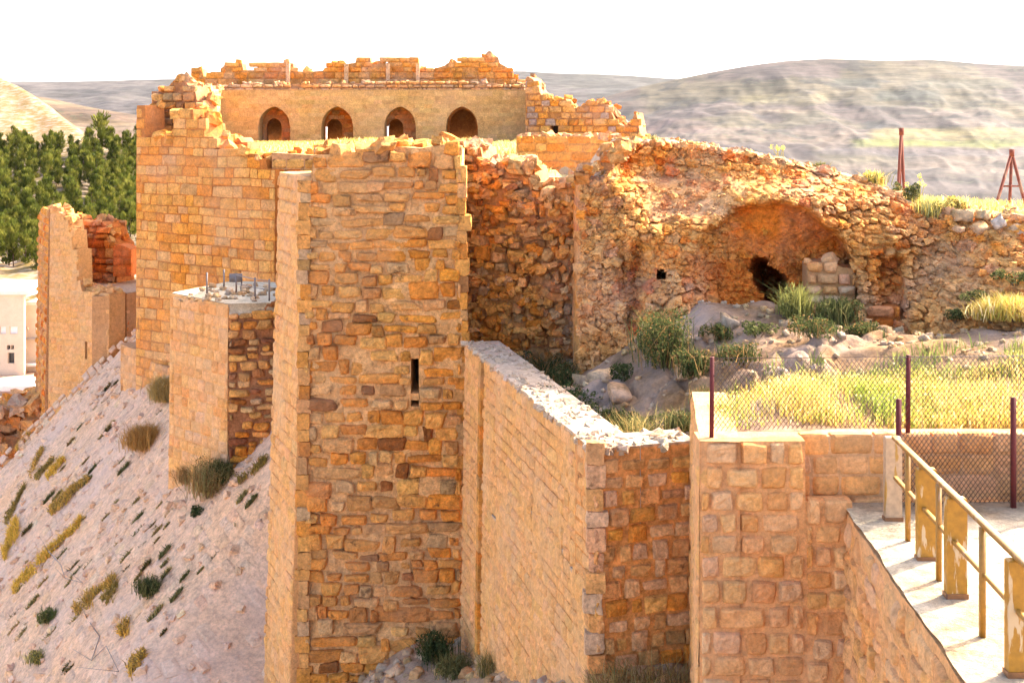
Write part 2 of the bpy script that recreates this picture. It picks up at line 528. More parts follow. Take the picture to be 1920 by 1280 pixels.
def stepped(f, ds=.5, dz=.12, seed=3):
    """turn a smooth ruin outline into one that drops block by block"""
    r = np.random.default_rng(seed); J = r.normal(0, dz, 400)
    return lambda s: (lambda k: f((k+.5)*ds) + J[np.clip(k.astype(int), 0, 399)])(np.floor(np.asarray(s, float)/ds))


def core(mb, A, B, s, zb, zt, thick, d0=0., batter=0., zref=0., tint=(.5, .3, .18), capn=0., seed=1, rows=1, mnoise=0., ends=(True, True), captint=None):
    """solid body of a wall: front, back, top, underside and ends"""
    A, B, L, T, N = seg(A, B)
    A3 = np.array([A[0], A[1], 0.])
    s = np.asarray(s, float); zb = np.asarray(zb, float); zt = np.asarray(zt, float)
    rng = np.random.default_rng(seed)
    kt = max(1, int(round(thick/.22))) if capn > 0 else 1
    ring = []
    for k in range(rows+1):
        z = zb + (zt-zb)*k/rows
        d = d0 + batter*(zref-z)
        if mnoise:
            d = d + mnoise*(1.5*fbm(s*1.5+seed, z*1.9, 4, 411) + .5*fbm(s*7, z*7, 2, 412))
        ring.append((z, d))
    dt = ring[-1][1]
    for k in range(1, kt+1):
        zz = zt + (capn*2.4*(fbm(s*6+A[0]*3, 0*s+k*1.7, 3, 421)+.12) if k < kt else 0)
        ring.append((zz, dt*(1-k/kt) - (thick)*k/kt))
    ring.append((zb, np.full(len(s), -thick)))
    ring.append((zb, ring[0][1]))
    G = np.stack([A3 + s[:, None]*T + np.stack([0*z, 0*z, z], -1) + np.broadcast_to(d, s.shape)[:, None]*N for z, d in ring], 0)
    if captint is not None:
        TT = np.broadcast_to(np.asarray(tint, float), G.shape).copy(); TT[rows:rows+kt+1] = captint
        mb.grid(G, TT)
    else:
        mb.grid(G, tint)
    for col, fl in [e for e, w_ in zip(((0, False), (-1, True)), ends) if w_]:
        R = G[:rows+1, col]; Bk = np.stack([G[-2, col] + (G[rows+kt, col]-G[-2, col])*k/rows for k in range(rows+1)])
        E = np.stack([R, Bk], 1)
        mb.grid(E, tint, flip=fl)


def wall(mb, A, B, ztop, zbot, thick=1.0, h=(.25, .34), w=(.3, .6), gap=.022, prot=.045, rnd=.35, pill=5, jit=.05,
         pal=ORANGE, mortar=(.46, .29, .17), md=.0, batter=0., zref=None, holes=(), arches=(), mask=None, seed=1, n=4,
         drop=0.0, rag=.0, capn=.02, wave=.0, ds=.3, hole_depth=.9, rows=1, var=.12, capstones=0, cappal=None, depth=.14, mnoise=0., ends=(True, True), rough=.012, chaos=0., zj=0., captint=None):
    A_, B_, L, T, N = seg(A, B)
    rng = np.random.default_rng(seed)
    zt = as_f(ztop); zb = as_f(zbot)
    br = sorted({0., L, *[x for hh in holes for x in hh[:2] if 0 < x < L], *[x for a in arches for x in a[:2] if 0 < x < L]})
    ss0 = np.linspace(0, L, max(2, int(L/.1)))
    zref = float(np.max(zt(ss0))) if zref is None else zref
    for i in range(len(br)-1):
        a0, a1 = br[i], br[i+1]
        s = np.linspace(a0, a1, max(2, int((a1-a0)/ds)+2)); mid = (a0+a1)/2
        spans = [(zb(s), zt(s)-rag)]
        for ar in arches:
            if ar[0] < mid < ar[1]:
                s = np.linspace(a0, a1, 25)
                spans = [(ar[2](s), zt(s)-rag)]
        for hs0, hs1, hz0, hz1 in holes:
            if hs0 < mid < hs1:
                spans = [q for zb_, zt_ in spans for q in (((zb_, 0*s+hz0), (0*s+hz1, zt_)) if zb_[0] < hz0 and zt_[0] > hz1 else ((zb_, zt_),))]
                A3 = np.array([A_[0], A_[1], 0])
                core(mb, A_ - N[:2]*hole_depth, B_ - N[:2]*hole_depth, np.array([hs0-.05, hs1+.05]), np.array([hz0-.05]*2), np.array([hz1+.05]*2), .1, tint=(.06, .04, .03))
        for zb_, zt_ in spans:
            core(mb, A, B, s, zb_, zt_, thick, -md, batter, zref, mortar, capn, seed+i, rows, mnoise, (ends[0] or i > 0, ends[1] or i < len(br)-2), captint)
    # courses of blocks
    z = float(np.min(zb(ss0))); top = float(np.max(zt(ss0)))
    S_, Z_, A2, B2 = [], [], [], []
    while z < top:
        hh = rng.uniform(*h)
        x = rng.uniform(-w[1]*.8, 0)
        while x < L:
            ww = rng.uniform(*w) * (1 + .5*(rng.random() < .08))
            x0 = max(x, 0); x1 = min(x+ww, L)
            if x1-x0 > .1*w[0]+.04:
                S_.append((x0+x1)/2); Z_.append(z+hh/2 + wave*math.sin(x*1.7+z)); A2.append((x1-x0)/2-gap/2); B2.append(hh/2-gap/2)
            x += ww
        z += hh
    s = np.array(S_); z = np.array(Z_); a = np.array(A2); b = np.array(B2)
    keep = (z+b*.5 < zt(np.clip(s, 0, L))) & (z - b*.2 > zb(np.clip(s, 0, L))) & (a > .02)
    for hs0, hs1, hz0, hz1 in holes:
        inside = (s+a > hs0+.01) & (s-a < hs1-.01) & (z+b > hz0+.01) & (z-b < hz1-.01)
        left = inside & (s < (hs0+hs1)/2) & (s-a < hs0-.08); right = inside & ~left & (s+a > hs1+.08); e0, e1 = hs0-.035, hs1+.035
        ns = np.where(left, (s-a+e0)/2, np.where(right, (s+a+e1)/2, s)); na = np.where(left, (e0-(s-a))/2, np.where(right, ((s+a)-e1)/2, a))
        s, a = ns, na
        keep &= ~(inside & ~left & ~right) & (a > .03)
    for a0, a1, f, zs in arches:
        for e in (-1, -.5, 0, .5, 1):
            xx = s+a*e*.95
            ins = (xx > a0) & (xx < a1) & (z-b*.8 < f(np.clip(xx, a0, a1)))
            keep &= ~ins
    if mask is not None:
        keep &= mask(s, z, a, b)
    if drop:
        keep &= rng.random(len(s)) > drop
    s, z, a, b = s[keep], z[keep], a[keep], b[keep]
    if zj:
        z = z + rng.normal(0, zj, len(z)); b = b*rng.uniform(.65, 1.3, len(b)); a = a*rng.uniform(.75, 1.2, len(a))
    doff = (lambda X, Z: batter*(zref-Z)) if batter else None
    stones(mb, np.array([A_[0], A_[1], 0.]), T, np.array([0, 0, 1.]), N, s, z, a, b, prot, rnd, pill, jit, tints(pal, len(s), rng, var), rng, n, depth, doff, rough, chaos)
    if capstones:
        K = int(capstones*L*max(thick, .4))
        q = rng.uniform(0, L, K); dd = rng.uniform(-thick*.95, .02, K)
        sz = rng.uniform(.09, .22, K)*(h[0]+h[1])*(1.6 if captint is None else .8)
        c = np.stack([A_[0]+q*T[0]+dd*N[0], A_[1]+q*T[1]+dd*N[1], zt(q)-rag+sz*(.3 if captint is None else -.5)], 1)
        loose(mb, c, sz, tints(cappal or pal, K, rng), rng)
    return T, N, L


def arch_curve(c, w, zs, r):
    """pointed arch: centre c, half width w, springing zs, rise r"""
    k = (r*r-w*w)/(2*w); R = w+k
    return lambda s: zs + np.sqrt(np.maximum(0, R*R-(np.abs(s-c)+k)**2))


def stuff_of(o):
    o['kind'] = 'stuff'; return o

# ------------------------------------------------------------------ far land
def ridge(name, crest, rows, seed, tintf, px0, px1, npx, label=None, relief=.012, back=True):
    """a hillside: crest = picture skyline points, rows = (py below the crest, distance) foot to crest"""
    px = np.linspace(px0, px1, npx)
    cr = np.array(crest, float); cy = np.interp(px, cr[:, 0], cr[:, 1])
    ys = np.array(rows, float)       # (t, Y), t: 0 foot .. 1 crest ; foot py given in first row
    foot_py = ys[0, 2]
    T = np.linspace(0, 1, 150)
    G = np.zeros((len(T)+2, npx, 3))
    for i, t in enumerate(T):
        Y = np.interp(t, ys[:, 0], ys[:, 1]); py = foot_py + (cy-foot_py)*np.interp(t, ys[:, 0], ys[:, 3])
        Yv = Y*(1+.05*fbm(px/130., 0*px+t*2, 3, seed))
        z = -(py-HY)/F*Yv
        xx = (px-CX)/F*Yv
        z = z + relief*Y*(fbm(xx/Y*14, 0*px+t*7, 5, seed+3) - 1.1*np.abs(fbm(xx/Y*22+t*3, 0*px+t*5, 5, seed+5)) + .22*fbm(xx/Y*95, 0*px+t*40, 4, seed+6))*min(1, (1-t)*6+.05)
        G[i] = np.stack([xx, Yv, z], -1)
    Ymax = ys[-1, 1]
    G[len(T)] = G[len(T)-1] + np.array([0, Ymax*.15, -Ymax*.02])
    G[len(T)+1] = G[len(T)-1] + np.array([0, Ymax*.5, -Ymax*.12])
    mb = MB()
    mb.grid(G, tintf(G, px), flip=False)
    o = mb.build(name, M_HILL)
    tag(o, kind='structure')
    return o


def lerp(a, b, t):
    return np.asarray(a)*(1-t[..., None]) + np.asarray(b)*t[..., None]


def tint_dusty(base1, base2, green, dark, sc, seed, greenamt=.3, darkamt=.5):
    def f(G, px):
        x = G[..., 0]/sc; y = G[..., 1]/sc
        t = lerp(base1, base2, sm(fbm(x*.6, y*.35, 4, seed), -.18, .18))
        g = sm(fbm(x*.5+9, y*.25, 4, seed+5), .03, .12)*greenamt
        t = lerp(t, green, 0*g)*0 + t*(1-g[..., None]) + np.array(green)*g[..., None]
        d = sm(fbm(x*1.6, y*.9, 5, seed+9), .08, .2)*darkamt
        t = t*(1-d[..., None]) + np.array(dark)*d[..., None]
        return t
    return f


fl = MB()
gx = np.linspace(-9000, 9000, 40); gy = np.linspace(55, 9000, 40)
XX, YY = np.meshgrid(gx, gy)
fl.grid(np.stack([XX, YY, 0*XX-70], -1), (.36, .28, .20))
near = MB()
XX, YY = np.meshgrid(np.linspace(-900, 900, 12), np.linspace(-900, 55, 12))
fl.grid(np.stack([XX, YY, 0*XX-70], -1), (.36, .28, .20))
tag(fl.build('valley_ground', M_HILL), kind='structure')

ridge('far_hills', [(-900, 175), (-50, 160), (40, 153), (150, 153), (260, 150), (600, 140), (980, 133), (1040, 137), (1150, 140), (1270, 148), (1360, 150), (1700, 150), (2800, 140)],
      [(0, 2300, 262, 0), (.5, 3000, 0, .5), (1, 4200, 0, 1)], 3,
      tint_dusty((.045, .038, .034), (.060, .050, .042), (.036, .040, .026), (.026, .024, .02), 260, 3), -900, 2800, 260)
def right_fields(G, px):
    t = tint_dusty((.036, .026, .022), (.064, .047, .034), (.050, .048, .015), (.014, .013, .012), 60, 11, .35, .7)(G, px)
    qx = CX+G[..., 0]/G[..., 1]*F; qy = HY-G[..., 2]/G[..., 1]*F
    wob = 16*fbm(qx/60, qy/20, 4, 41)
    def field(x0, x1, y0, y1, soft=14):
        yy = qy+wob*.6; xx = qx+wob*2
        return sm(xx, x0-soft, x0+soft)*(1-sm(xx, x1-soft, x1+soft))*sm(yy, y0-3, y0+3)*(1-sm(yy, y1-3, y1+3))
    for x0, x1, y0, y1, c, k in ((1640, 2150, 240, 262, (.098, .076, .024), .85), (1600, 2300, 262, 276, (.070, .074, .014), .85), (1380, 1560, 178, 196, (.085, .070, .030), .6), (1360, 1520, 205, 214, (.095, .072, .045), .6),
                                 (1560, 1640, 148, 163, (.020, .024, .018), .7), (1640, 1760, 168, 190, (.018, .022, .018), .7), (1700, 1900, 150, 165, (.034, .034, .022), .5), (1180, 1330, 225, 250, (.075, .048, .040), .6), (1620, 1660, 228, 242, (.016, .018, .018), .7), (1500, 2300, 280, 292, (.040, .032, .034), .6), (1400, 1700, 300, 310, (.080, .066, .036), .4)):
        f = (field(x0, x1, y0, y1)*k)[..., None]
        t = t*(1-f) + np.array(c)*f
    return t


ridge('right_hill', [(700, 300), (1000, 215), (1120, 185), (1200, 163), (1270, 148), (1330, 136), (1400, 124), (1470, 115), (1550, 110), (1650, 113), (1750, 112), (1830, 119), (1920, 124), (2100, 128), (2900, 120)],
      [(0, 330, 430, 0), (.25, 600, 0, .22), (.6, 1200, 0, .58), (1, 2200, 0, 1)], 7,
      right_fields, 650, 2900, 640, relief=.016)
ridge('valley_hill', [(-900, 210), (-50, 168), (40, 176), (100, 186), (160, 200), (255, 216), (420, 235), (900, 270)],
      [(0, 600, 330, 0), (1, 1500, 0, 1)], 15,
      tint_dusty((.095, .058, .034), (.115, .075, .045), (.07, .06, .028), (.04, .03, .022), 90, 21, .3, .4), -900, 900, 150)

HILL_Y = ([60, 145, 270, 400, 540, 620, 760], [470, 420, 330, 250, 180, 145, 105])
HILL_CREST = ([-900, -300, -60, 0, 40, 80, 120, 150, 200, 260, 420, 700], [60, 95, 130, 145, 166, 196, 226, 250, 276, 300, 345, 420])


def hill_left(px, py):
    Y = np.interp(py, *HILL_Y)
    return P(px, py, Y)


hp = np.linspace(-900, 700, 170)
G = np.zeros((74, 170, 3))
for j, px in enumerate(hp):
    c = np.interp(px, *HILL_CREST)
    for i, t in enumerate(np.linspace(0, 1, 70)):
        py = 760 + (c-760)*t
        G[i, j] = hill_left(px, py)
        G[i, j, 2] += 2.2*float(fbm(np.array(px/60.), np.array(py/40.), 4, 2))
    for k in range(4):
        G[70+k, j] = G[69, j] + np.array([0, 12*(k+1)**1.6, -2.5*(k+1)**2])
hx = G[..., 0]; hyy = G[..., 1]
t = lerp((.50, .36, .17), (.56, .44, .26), sm(fbm(hx/14, hyy/20, 4, 31), -.15, .15))
g = sm(fbm(hx/9+3, hyy/14, 4, 33), .0, .18)*.55
t = t*(1-g[..., None]) + np.array((.30, .28, .09))*g[..., None]
p_ = sm(fbm(hx/20+1, hyy/30, 3, 35), .08, .2)
t = t*(1-p_[..., None]*.7) + np.array((.62, .52, .42))*p_[..., None]*.7
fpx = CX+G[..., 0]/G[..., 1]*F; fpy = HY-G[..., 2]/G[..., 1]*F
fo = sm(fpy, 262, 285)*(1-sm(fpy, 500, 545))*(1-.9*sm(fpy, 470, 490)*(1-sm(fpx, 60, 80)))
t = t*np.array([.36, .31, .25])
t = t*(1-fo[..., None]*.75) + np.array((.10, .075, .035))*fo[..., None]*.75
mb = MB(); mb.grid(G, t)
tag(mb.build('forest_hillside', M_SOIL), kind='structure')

# ------------------------------------------------------------------ castle glacis: the paved slope under the walls
GN = np.array([-.63, -.30, .70]); GN /= np.linalg.norm(GN)
G0 = P(500, 820, 36)
GU = np.array([.9, .43, .0]); GU = GU - GN*(GU @ GN); GU /= np.linalg.norm(GU)        # up the slope
GT = np.cross(GU, GN)                                                                # along the wall
if GT[1] < 0: GT = -GT


def on_glacis(px, py, lift=0.):
    d = np.array([(px-CX)/F, 1, -(py-HY)/F])
    t = (G0 @ GN)/(d @ GN)
    for _ in range(3):          # follow the dip beside the tower
        q = d*t
        k = 2.6*float(sm(q[0], -9.0, -5.6))*float(sm(34-q[1], 0, 4.5))
        t = (G0 @ GN - k)/(d @ GN)
    return d*t + GN*lift


rng = np.random.default_rng(5)
mb = MB()
a = np.linspace(-26, 24.5, 330); b = np.linspace(-34, 9, 280)
AA, BB = np.meshgrid(a, b)
er = sm(fbm(AA/6+2, BB/6, 3, 8), -.12, .12)          # where the paving has washed out
dz = .35*fbm(AA/3.5, BB/3.5, 4, 4) + er*.34*fbm(AA*1.6, BB*1.6, 4, 6) + .05*fbm(AA*4, BB*4, 2, 7)
dz = dz - sm(AA, 21.0, 24.5)*3
_q = G0 + AA[..., None]*GT + BB[..., None]*GU
dz = dz - 2.6*sm(_q[..., 0], -9.0, -5.6)*sm(34-_q[..., 1], 0, 4.5)
Gp = G0 + AA[..., None]*GT + BB[..., None]*GU + dz[..., None]*GN
tt = lerp((.74, .47, .30), (.68, .455, .315), sm(fbm(AA/2.5, BB/2.5, 5, 12), -.15, .15))
gc = (Gp[:-1, :-1]+Gp[1:, 1:])/2
mb.grid(Gp, tt, flip=True, keep=~((gc[..., 0] > -4.4) & (gc[..., 1] < 29.6)))
sA, sB, sa, sb = [], [], [], []
v = -30.0
while v < 8:
    hh = rng.uniform(.26, .38); x = -24.0 + rng.uniform(-.3, 0)
    while x < 23:
        ww = rng.uniform(.3, .62); sA.append(x+ww/2); sB.append(v+hh/2); sa.append(ww/2-.015); sb.append(hh/2-.015); x += ww
    v += hh
sA, sB, sa, sb = map(np.array, (sA, sB, sa, sb))
pt = G0 + sA[:, None]*GT + sB[:, None]*GU
ppx = CX + pt[:, 0]/pt[:, 1]*F; ppy = HY - pt[:, 2]/pt[:, 1]*F
e2 = sm(fbm(sA/6+2, sB/6, 3, 8), -.12, .12)
kp = ~((pt[:, 0] > -4.6) & (pt[:, 1] < 29.6)) & (ppx > -40) & (ppx < 540) & (ppy < 1330) & (ppy > 640) & (rng.random(len(sA)) > e2*.5+.42)
sA, sB, sa, sb = sA[kp], sB[kp], sa[kp], sb[kp]
def gdip(A_, B_):
    q = G0 + A_[..., None]*GT + B_[..., None]*GU
    return -2.6*sm(q[..., 0], -9.0, -5.6)*sm(34-q[..., 1], 0, 4.5)


gl = lambda X, Z: .35*fbm(X/3.5, Z/3.5, 4, 4) + gdip(X, Z)
stones(mb, G0, GT, GU, GN, sA, sB, sa, sb, .026, .25, 6, .07,
       tints([(.74, .48, .315), (.70, .47, .325), (.75, .475, .30), (.68, .455, .315)], len(sA), rng, .07), rng, 4, .06, gl, .03, .03)
K = 9500
lA = rng.uniform(-24, 22, K); lB = rng.uniform(-24, 6, K)
le = sm(fbm(lA/6+2, lB/6, 3, 8), -.12, .12); kk = rng.random(K) < le*.8+.15
lp = G0 + lA[:, None]*GT + lB[:, None]*GU; kk &= ~((lp[:, 0] > -5.3) & (lp[:, 1] < 29.8)); lA, lB = lA[kk], lB[kk]; K = len(lA)
lz = .35*fbm(lA/3.5, lB/3.5, 4, 4) + gdip(lA, lB)
loose(mb, G0 + lA[:, None]*GT + lB[:, None]*GU + lz[:, None]*GN, rng.uniform(.03, .13, K), tints([(.70, .46, .31), (.64, .43, .31), (.72, .47, .30)], K, rng), rng)
tag(mb.build('glacis_slope', M_GLACIS), kind='structure')

def quoins(mb, x, y, z0, z1, bat, pal, seed, w=(.10, .17)):
    """worn corner blocks"""
    r = np.random.default_rng(seed); z = z0
    C_, S_ = [], []
    while z < z1:
        h = r.uniform(.11, .19)
        C_.append((x + r.normal(0, .02), y + r.uniform(.03, .09) - bat*(z1-z), z+h)); S_.append((r.uniform(*w), r.uniform(.10, .15), h))
        z += 2*h
    S_ = np.array(S_); K = len(C_)
    V = _RV[None]*(1+r.normal(0, .05, (K, len(_RV), 1)))*S_[:, None]*1.02 + np.array(C_)[:, None]
    nv = len(_RV)
    mb.add(V.reshape(-1, 3), (_RQ[None]+(np.arange(K)*nv)[:, None, None]).reshape(-1, 4), tint=np.repeat(tints(pal, K, r)[:, None], nv, 1).reshape(-1, 3))


# ------------------------------------------------------------------ corner tower (the big one in the middle)
TY = 27.5
tA = (P(572, 330, TY)[0], TY); tB = (P(866, 300, TY)[0], TY)
tw = thing('corner_tower', 'tall square tower of rough orange stone with a narrow arrow slit in its front', 'tower', (tA[0]+1.6, TY+1, -12))
mb = MB()
f = prof(tA, tB, [(560, 329), (584, 329), (585, 286), (640, 284), (700, 282), (712, 276), (745, 270), (790, 273), (830, 266), (870, 270)])
sl = px_to_s(tA, tB, [770.5, 785.5]); sl2 = sl
wall(mb, tA, tB, f, -13.2, 1.6, h=(.20, .34), w=(.24, .72), gap=.03, prot=.08, rnd=.28, pill=5, jit=.12, pal=DARKER+ORANGE[:4]+ORANGE, mortar=(.62, .41, .23), md=.02,
     batter=.012, zref=-1.2, holes=[(sl[0], sl[1], zat(737, TY), zat(672, TY)), (sl2[0], sl2[1], zat(762, TY), zat(750, TY))], seed=21, n=9, wave=.04, rag=.06, ds=.06,
     capstones=5, drop=.03, var=.16, hole_depth=1.3, rows=150, mnoise=.13, rough=.045, chaos=.03, zj=.02)
quoins(mb, tA[0]-.01, TY-.02, -13, -1.3, .012, DARKER[:7]+GREYED[:2], 5)
quoins(mb, tB[0]+.0, TY-.0, -12, -1.2, .0, DARKER, 6)
mb.build('front_wall', M_ROUGH, tw)
t0 = P(524, 322, 29.7)
mb = MB()
wall(mb, (t0[0], t0[1]), tA, -1.18, -14, 1.5, h=(.25, .36), w=(.3, .6), gap=.022, prot=.034, md=.006, rnd=.2, pill=6, jit=.03, pal=SMOOTH, var=.05, mortar=(.60, .39, .22), batter=.03, seed=22, n=5, rag=.03, capn=.03, rows=110, ds=.08, mnoise=.05, rough=.02)
mb.build('side_wall', M_PALE, tw)
mb = MB()
mb.box((tA[0]+.02, TY+1.55, -13), (tB[0]-.02, TY+4.5, -1.05), (.46, .32, .2))
mb.build('rear_core', M_ROUGH, tw)

# ------------------------------------------------------------------ long curtain wall and its end
wA0 = (P(872, 640, 27.2)[0], 27.2); wA1 = (P(1110, 838, 18.4)[0], 18.4)
wB1 = (P(1304, 825, 18.85)[0], 18.85)
ZC = -4.7
cw = thing('curtain_wall', 'long low curtain wall with a rounded grey top joining the tall tower', 'wall', (wA1[0], wA1[1], -8.5))
mb = MB()
pil = px_to_s(wA0, wA1, [907, 917])
wall(mb, wA0, wA1, ZC, -12.5, .74, h=(.17, .26), w=(.24, .5), gap=.020, prot=.030, md=.006, rnd=.25, pill=6, jit=.04, pal=SMOOTH, mortar=(.61, .40, .22), batter=.014, seed=31, n=4, rag=.02, capn=.02, ds=.09, rows=80, var=.05, captint=(.45, .375, .315), capstones=40, cappal=[(.44, .36, .29), (.50, .41, .34), (.40, .32, .25)], mnoise=.045, rough=.02, ends=(True, False),
     holes=[(px_to_s(wA0, wA1, 998), px_to_s(wA0, wA1, 1001), -6.62, -6.55), (px_to_s(wA0, wA1, 1055), px_to_s(wA0, wA1, 1058), -6.65, -6.58), (px_to_s(wA0, wA1, 1073), px_to_s(wA0, wA1, 1077), -6.75, -6.68), (px_to_s(wA0, wA1, 926), px_to_s(wA0, wA1, 934), -7.55, -7.5)], hole_depth=.2)
A_, B_, L_, T_, N_ = seg(wA0, wA1)
mb.build('long_face', M_PALE, cw)
mb = MB()
for k in range(30):
    z0 = -12.3 + k*.25
    q = A_ + T_[:2]*pil[0]
    mb.bar((*(q+N_[:2]*(.035+.014*(ZC-z0)+rng.normal(0, .004))), z0), (*(q+N_[:2]*(.035+.014*(ZC-z0)))+rng.normal(0, .003, 2), z0+.245), .20, .09, up=(N_[0], N_[1], 0), tint=tints(ORANGE, 1, rng)[0]*.92)
mb.build('pilaster', M_ROUGH, cw)
mb = MB()
wall(mb, wA1, wB1, ZC, -9.0, .74, h=(.23, .30), w=(.2, .42), gap=.035, prot=.05, rnd=.25, pill=7, jit=.07, pal=ORANGE+PALE+PALE, mortar=(.56, .32, .15), md=.01, batter=.02, seed=33, n=9, rag=.02, capn=.02, ds=.05, rows=80, mnoise=.02, rough=.03, chaos=.015, zj=.006, captint=(.45, .375, .315), capstones=40, cappal=[(.44, .36, .29), (.50, .41, .34), (.40, .32, .25)])
quoins(mb, wA1[0]+.06, wA1[1]+.03, -8.6, -4.8, .02, PALE+SMOOTH+[(.57, .42, .30)], 7)
mb.build('end_face', M_ROUGH, cw)

# ------------------------------------------------------------------ terrace walls (right foreground)
TZ = -4.0
g0 = (P(1312, 815, 16)[0], 16.0); g1 = (P(1510, 815, 16)[0], 16.0)
gl0 = (P(1297, 745, 18.9)[0], 18.9)
tr = thing('terrace_wall', 'pale squared-stone terrace wall with a stepped corner below the yellow grass', 'wall', (g0[0], 16, -8))
mb = MB()
wall(mb, g0, g1, TZ, -10.2, .5, h=(.25, .33), w=(.22, .46), gap=.045, prot=.055, rnd=.32, pill=5, jit=.07, md=.012, pal=SMOOTH+PALE+[(.66, .47, .30), (.60, .36, .17)], mortar=(.62, .39, .22), batter=.008, seed=41, n=9, rag=.015, capn=.015, ds=.05, rows=110, mnoise=.018, rough=.035, chaos=.015)
g2 = (P(1598, 940, 16)[0], 16.0)
wall(mb, g1, g2, -4.76, -10.2, .5, h=(.25, .33), w=(.22, .46), gap=.045, prot=.055, rnd=.32, pill=5, jit=.07, md=.012, pal=SMOOTH+PALE+[(.66, .47, .30), (.60, .36, .17)], mortar=(.62, .39, .22), batter=.008, zref=TZ, seed=42, n=9, rag=.01, capn=.015, ds=.05, rows=100, mnoise=.018, rough=.035, chaos=.015)
mb.build('front_face', M_PALE, tr)
mb = MB()
wall(mb, gl0, g0, TZ, -9.5, .5, h=(.25, .33), w=(.25, .5), gap=.02, prot=.03, rnd=.3, pill=5, jit=.04, pal=SMOOTH, var=.05, mortar=(.60, .40, .24), batter=.006, seed=43, n=5, rag=.01, capn=.02, ds=.1, rows=40, mnoise=.02, rough=.02, ends=(True, False))
mb.build('side_face', M_PALE, tr)
mb = MB()
wall(mb, (g1[0]-.02, 16.27), (10.2, 16.27), TZ-.02, -5.3, .42, h=(.25, .30), w=(.3, .55), gap=.025, prot=.03, rnd=.3, pill=5, jit=.04, pal=PALE, mortar=(.56, .38, .24), seed=44, n=8, rag=.0, capn=.02, ds=.06, rows=16, mnoise=.03, rough=.025)
mb.build('recessed_face', M_PALE, tr)

# ------------------------------------------------------------------ walkway and its outer wall
WZ = -4.85
e0 = (P(1597, 965, 15.73)[0], 15.95); e1 = (3.55, 4.5)
mb = MB()
ys = np.linspace(4.5, 16.25, 190); us = np.linspace(0, 1, 120)
UU, YS = np.meshgrid(us, ys)
xl = np.interp(YS, [4.5, 15.95], [e1[0], e0[0]]); xl = xl + .10*fbm(YS*1.6, 0*YS, 4, 61)*(1-np.minimum(1, UU*9))
XS = xl + UU*8.0
zw = WZ + .05*fbm(XS*.9, YS*.9, 4, 62) + .02*fbm(XS*7, YS*7, 3, 63)
ft = lerp((.46, .37, .27), (.34, .24, .15), sm(fbm(XS*1.3, YS*1.3, 5, 64), -.05, .2))*(.8+.5*vnoise(XS*9, YS*9, 66)[..., None])
mb.grid(np.stack([XS, YS, zw], -1), ft)
tag(mb.build('walkway', M_PAVE), kind='structure')
wy = thing('walkway_wall', 'sunlit-topped outer wall carrying the walkway with the yellow railing', 'wall', (4, 11, -10))
mb = MB()
wall(mb, e0, e1, WZ-.0, -11, .5, h=(.18, .30), w=(.22, .5), gap=.02, prot=.05, rnd=.35, pill=4, jit=.1, pal=SMOOTH+PALE, mortar=(.62, .40, .23), seed=51, n=8, rag=.05, capn=.03, ds=.07, rows=80, batter=.01, mnoise=.05, rough=.04, chaos=.04, zj=.02)
mb.build('stone_face', M_PALE, wy)

# ------------------------------------------------------------------ lower tower with the bright flat top
lt = thing('lower_tower', 'lower square tower with a bright flat top and thin rails beside the tall tower', 'tower', (-8.5, 38, -11))
c0 = (P(319, 552, 38.3)[0], 38.3); c1 = (P(428, 570, 36)[0], 36.0); c2 = (P(540, 569, 36.3)[0], 36.3)
mb = MB()
wall(mb, c0, c1, -5.2, -13.5, 1.0, h=(.26, .36), w=(.3, .6), gap=.022, prot=.034, md=.006, rnd=.2, pill=6, jit=.03, pal=SMOOTH+PALE, var=.06, mortar=(.58, .38, .21), batter=.01, seed=71, n=4, rows=50, ds=.1, mnoise=.03, rough=.015, ends=(True, False))
mb.build('left_face', M_PALE, lt)
mb = MB()
wall(mb, c1, c2, -5.2, -12.5, 1.0, h=(.18, .30), w=(.25, .6), gap=.05, prot=.09, rnd=.55, pill=3, jit=.1, pal=GREYED+DARKER+[(.24, .12, .07)]*3, mortar=(.30, .17, .10), md=.05, batter=.01, seed=72, n=7, rows=60, ds=.08, drop=.06, wave=.04, mnoise=.08, rough=.05, chaos=.03, zj=.03)
mb.build('right_face', M_ROUGH, lt)
mb = MB()
tp = np.array([[c0[0]+.05, c0[1]+.05], [c1[0]+.02, c1[1]+.03], [c2[0], c2[1]+.03], [c2[0], 40.5], [-9.0, 41.2]])
k = len(tp)
mb.add(np.concatenate([np.c_[tp, np.full(k, -5.17)], np.c_[tp, np.full(k, -5.5)]]), [(i, (i+1) % k, k+(i+1) % k, k+i) for i in range(k)][::-1], [(0, 1, 2), (0, 2, 3), (0, 3, 4)], (.62, .52, .40))
K = 60
cc = np.c_[rng.uniform(-9.5, -6, K), rng.uniform(36.4, 40, K), np.full(K, -5.15)]
loose(mb, cc, rng.uniform(.03, .1, K), tints(PALE, K, rng), rng)
mb.build('top_floor', M_PAVE, lt)
rl = thing('thin_railing', 'thin grey railing with a small blank board on the lower tower top', 'railing', (-7.5, 37, -5.17))
mb = MB()
posts = [(443, 545, 38.0), (478, 550, 37.0), (505, 548, 36.6), (420, 540, 39.0), (388, 545, 38.2)]
pp = []
for px, py, Y in posts:
    x = (px-CX)/F*Y; pp.append((x, Y))
    o = MB(); o.bar((x, Y, -5.17), (x, Y, -4.55), .045, tint=(.4, .3, .25)); o.build('post', M_GREYMETAL, rl)
mb.tube([(pp[0][0], pp[0][1], -4.6), (pp[1][0], pp[1][1], -4.6), (pp[2][0], pp[2][1], -4.6)], .014)
mb.tube([(pp[0][0], pp[0][1], -4.85), (pp[1][0], pp[1][1], -4.85), (pp[2][0], pp[2][1], -4.85)], .011)
mb.build('rail', M_GREYMETAL, rl)
q = P(442, 521, 39.2)
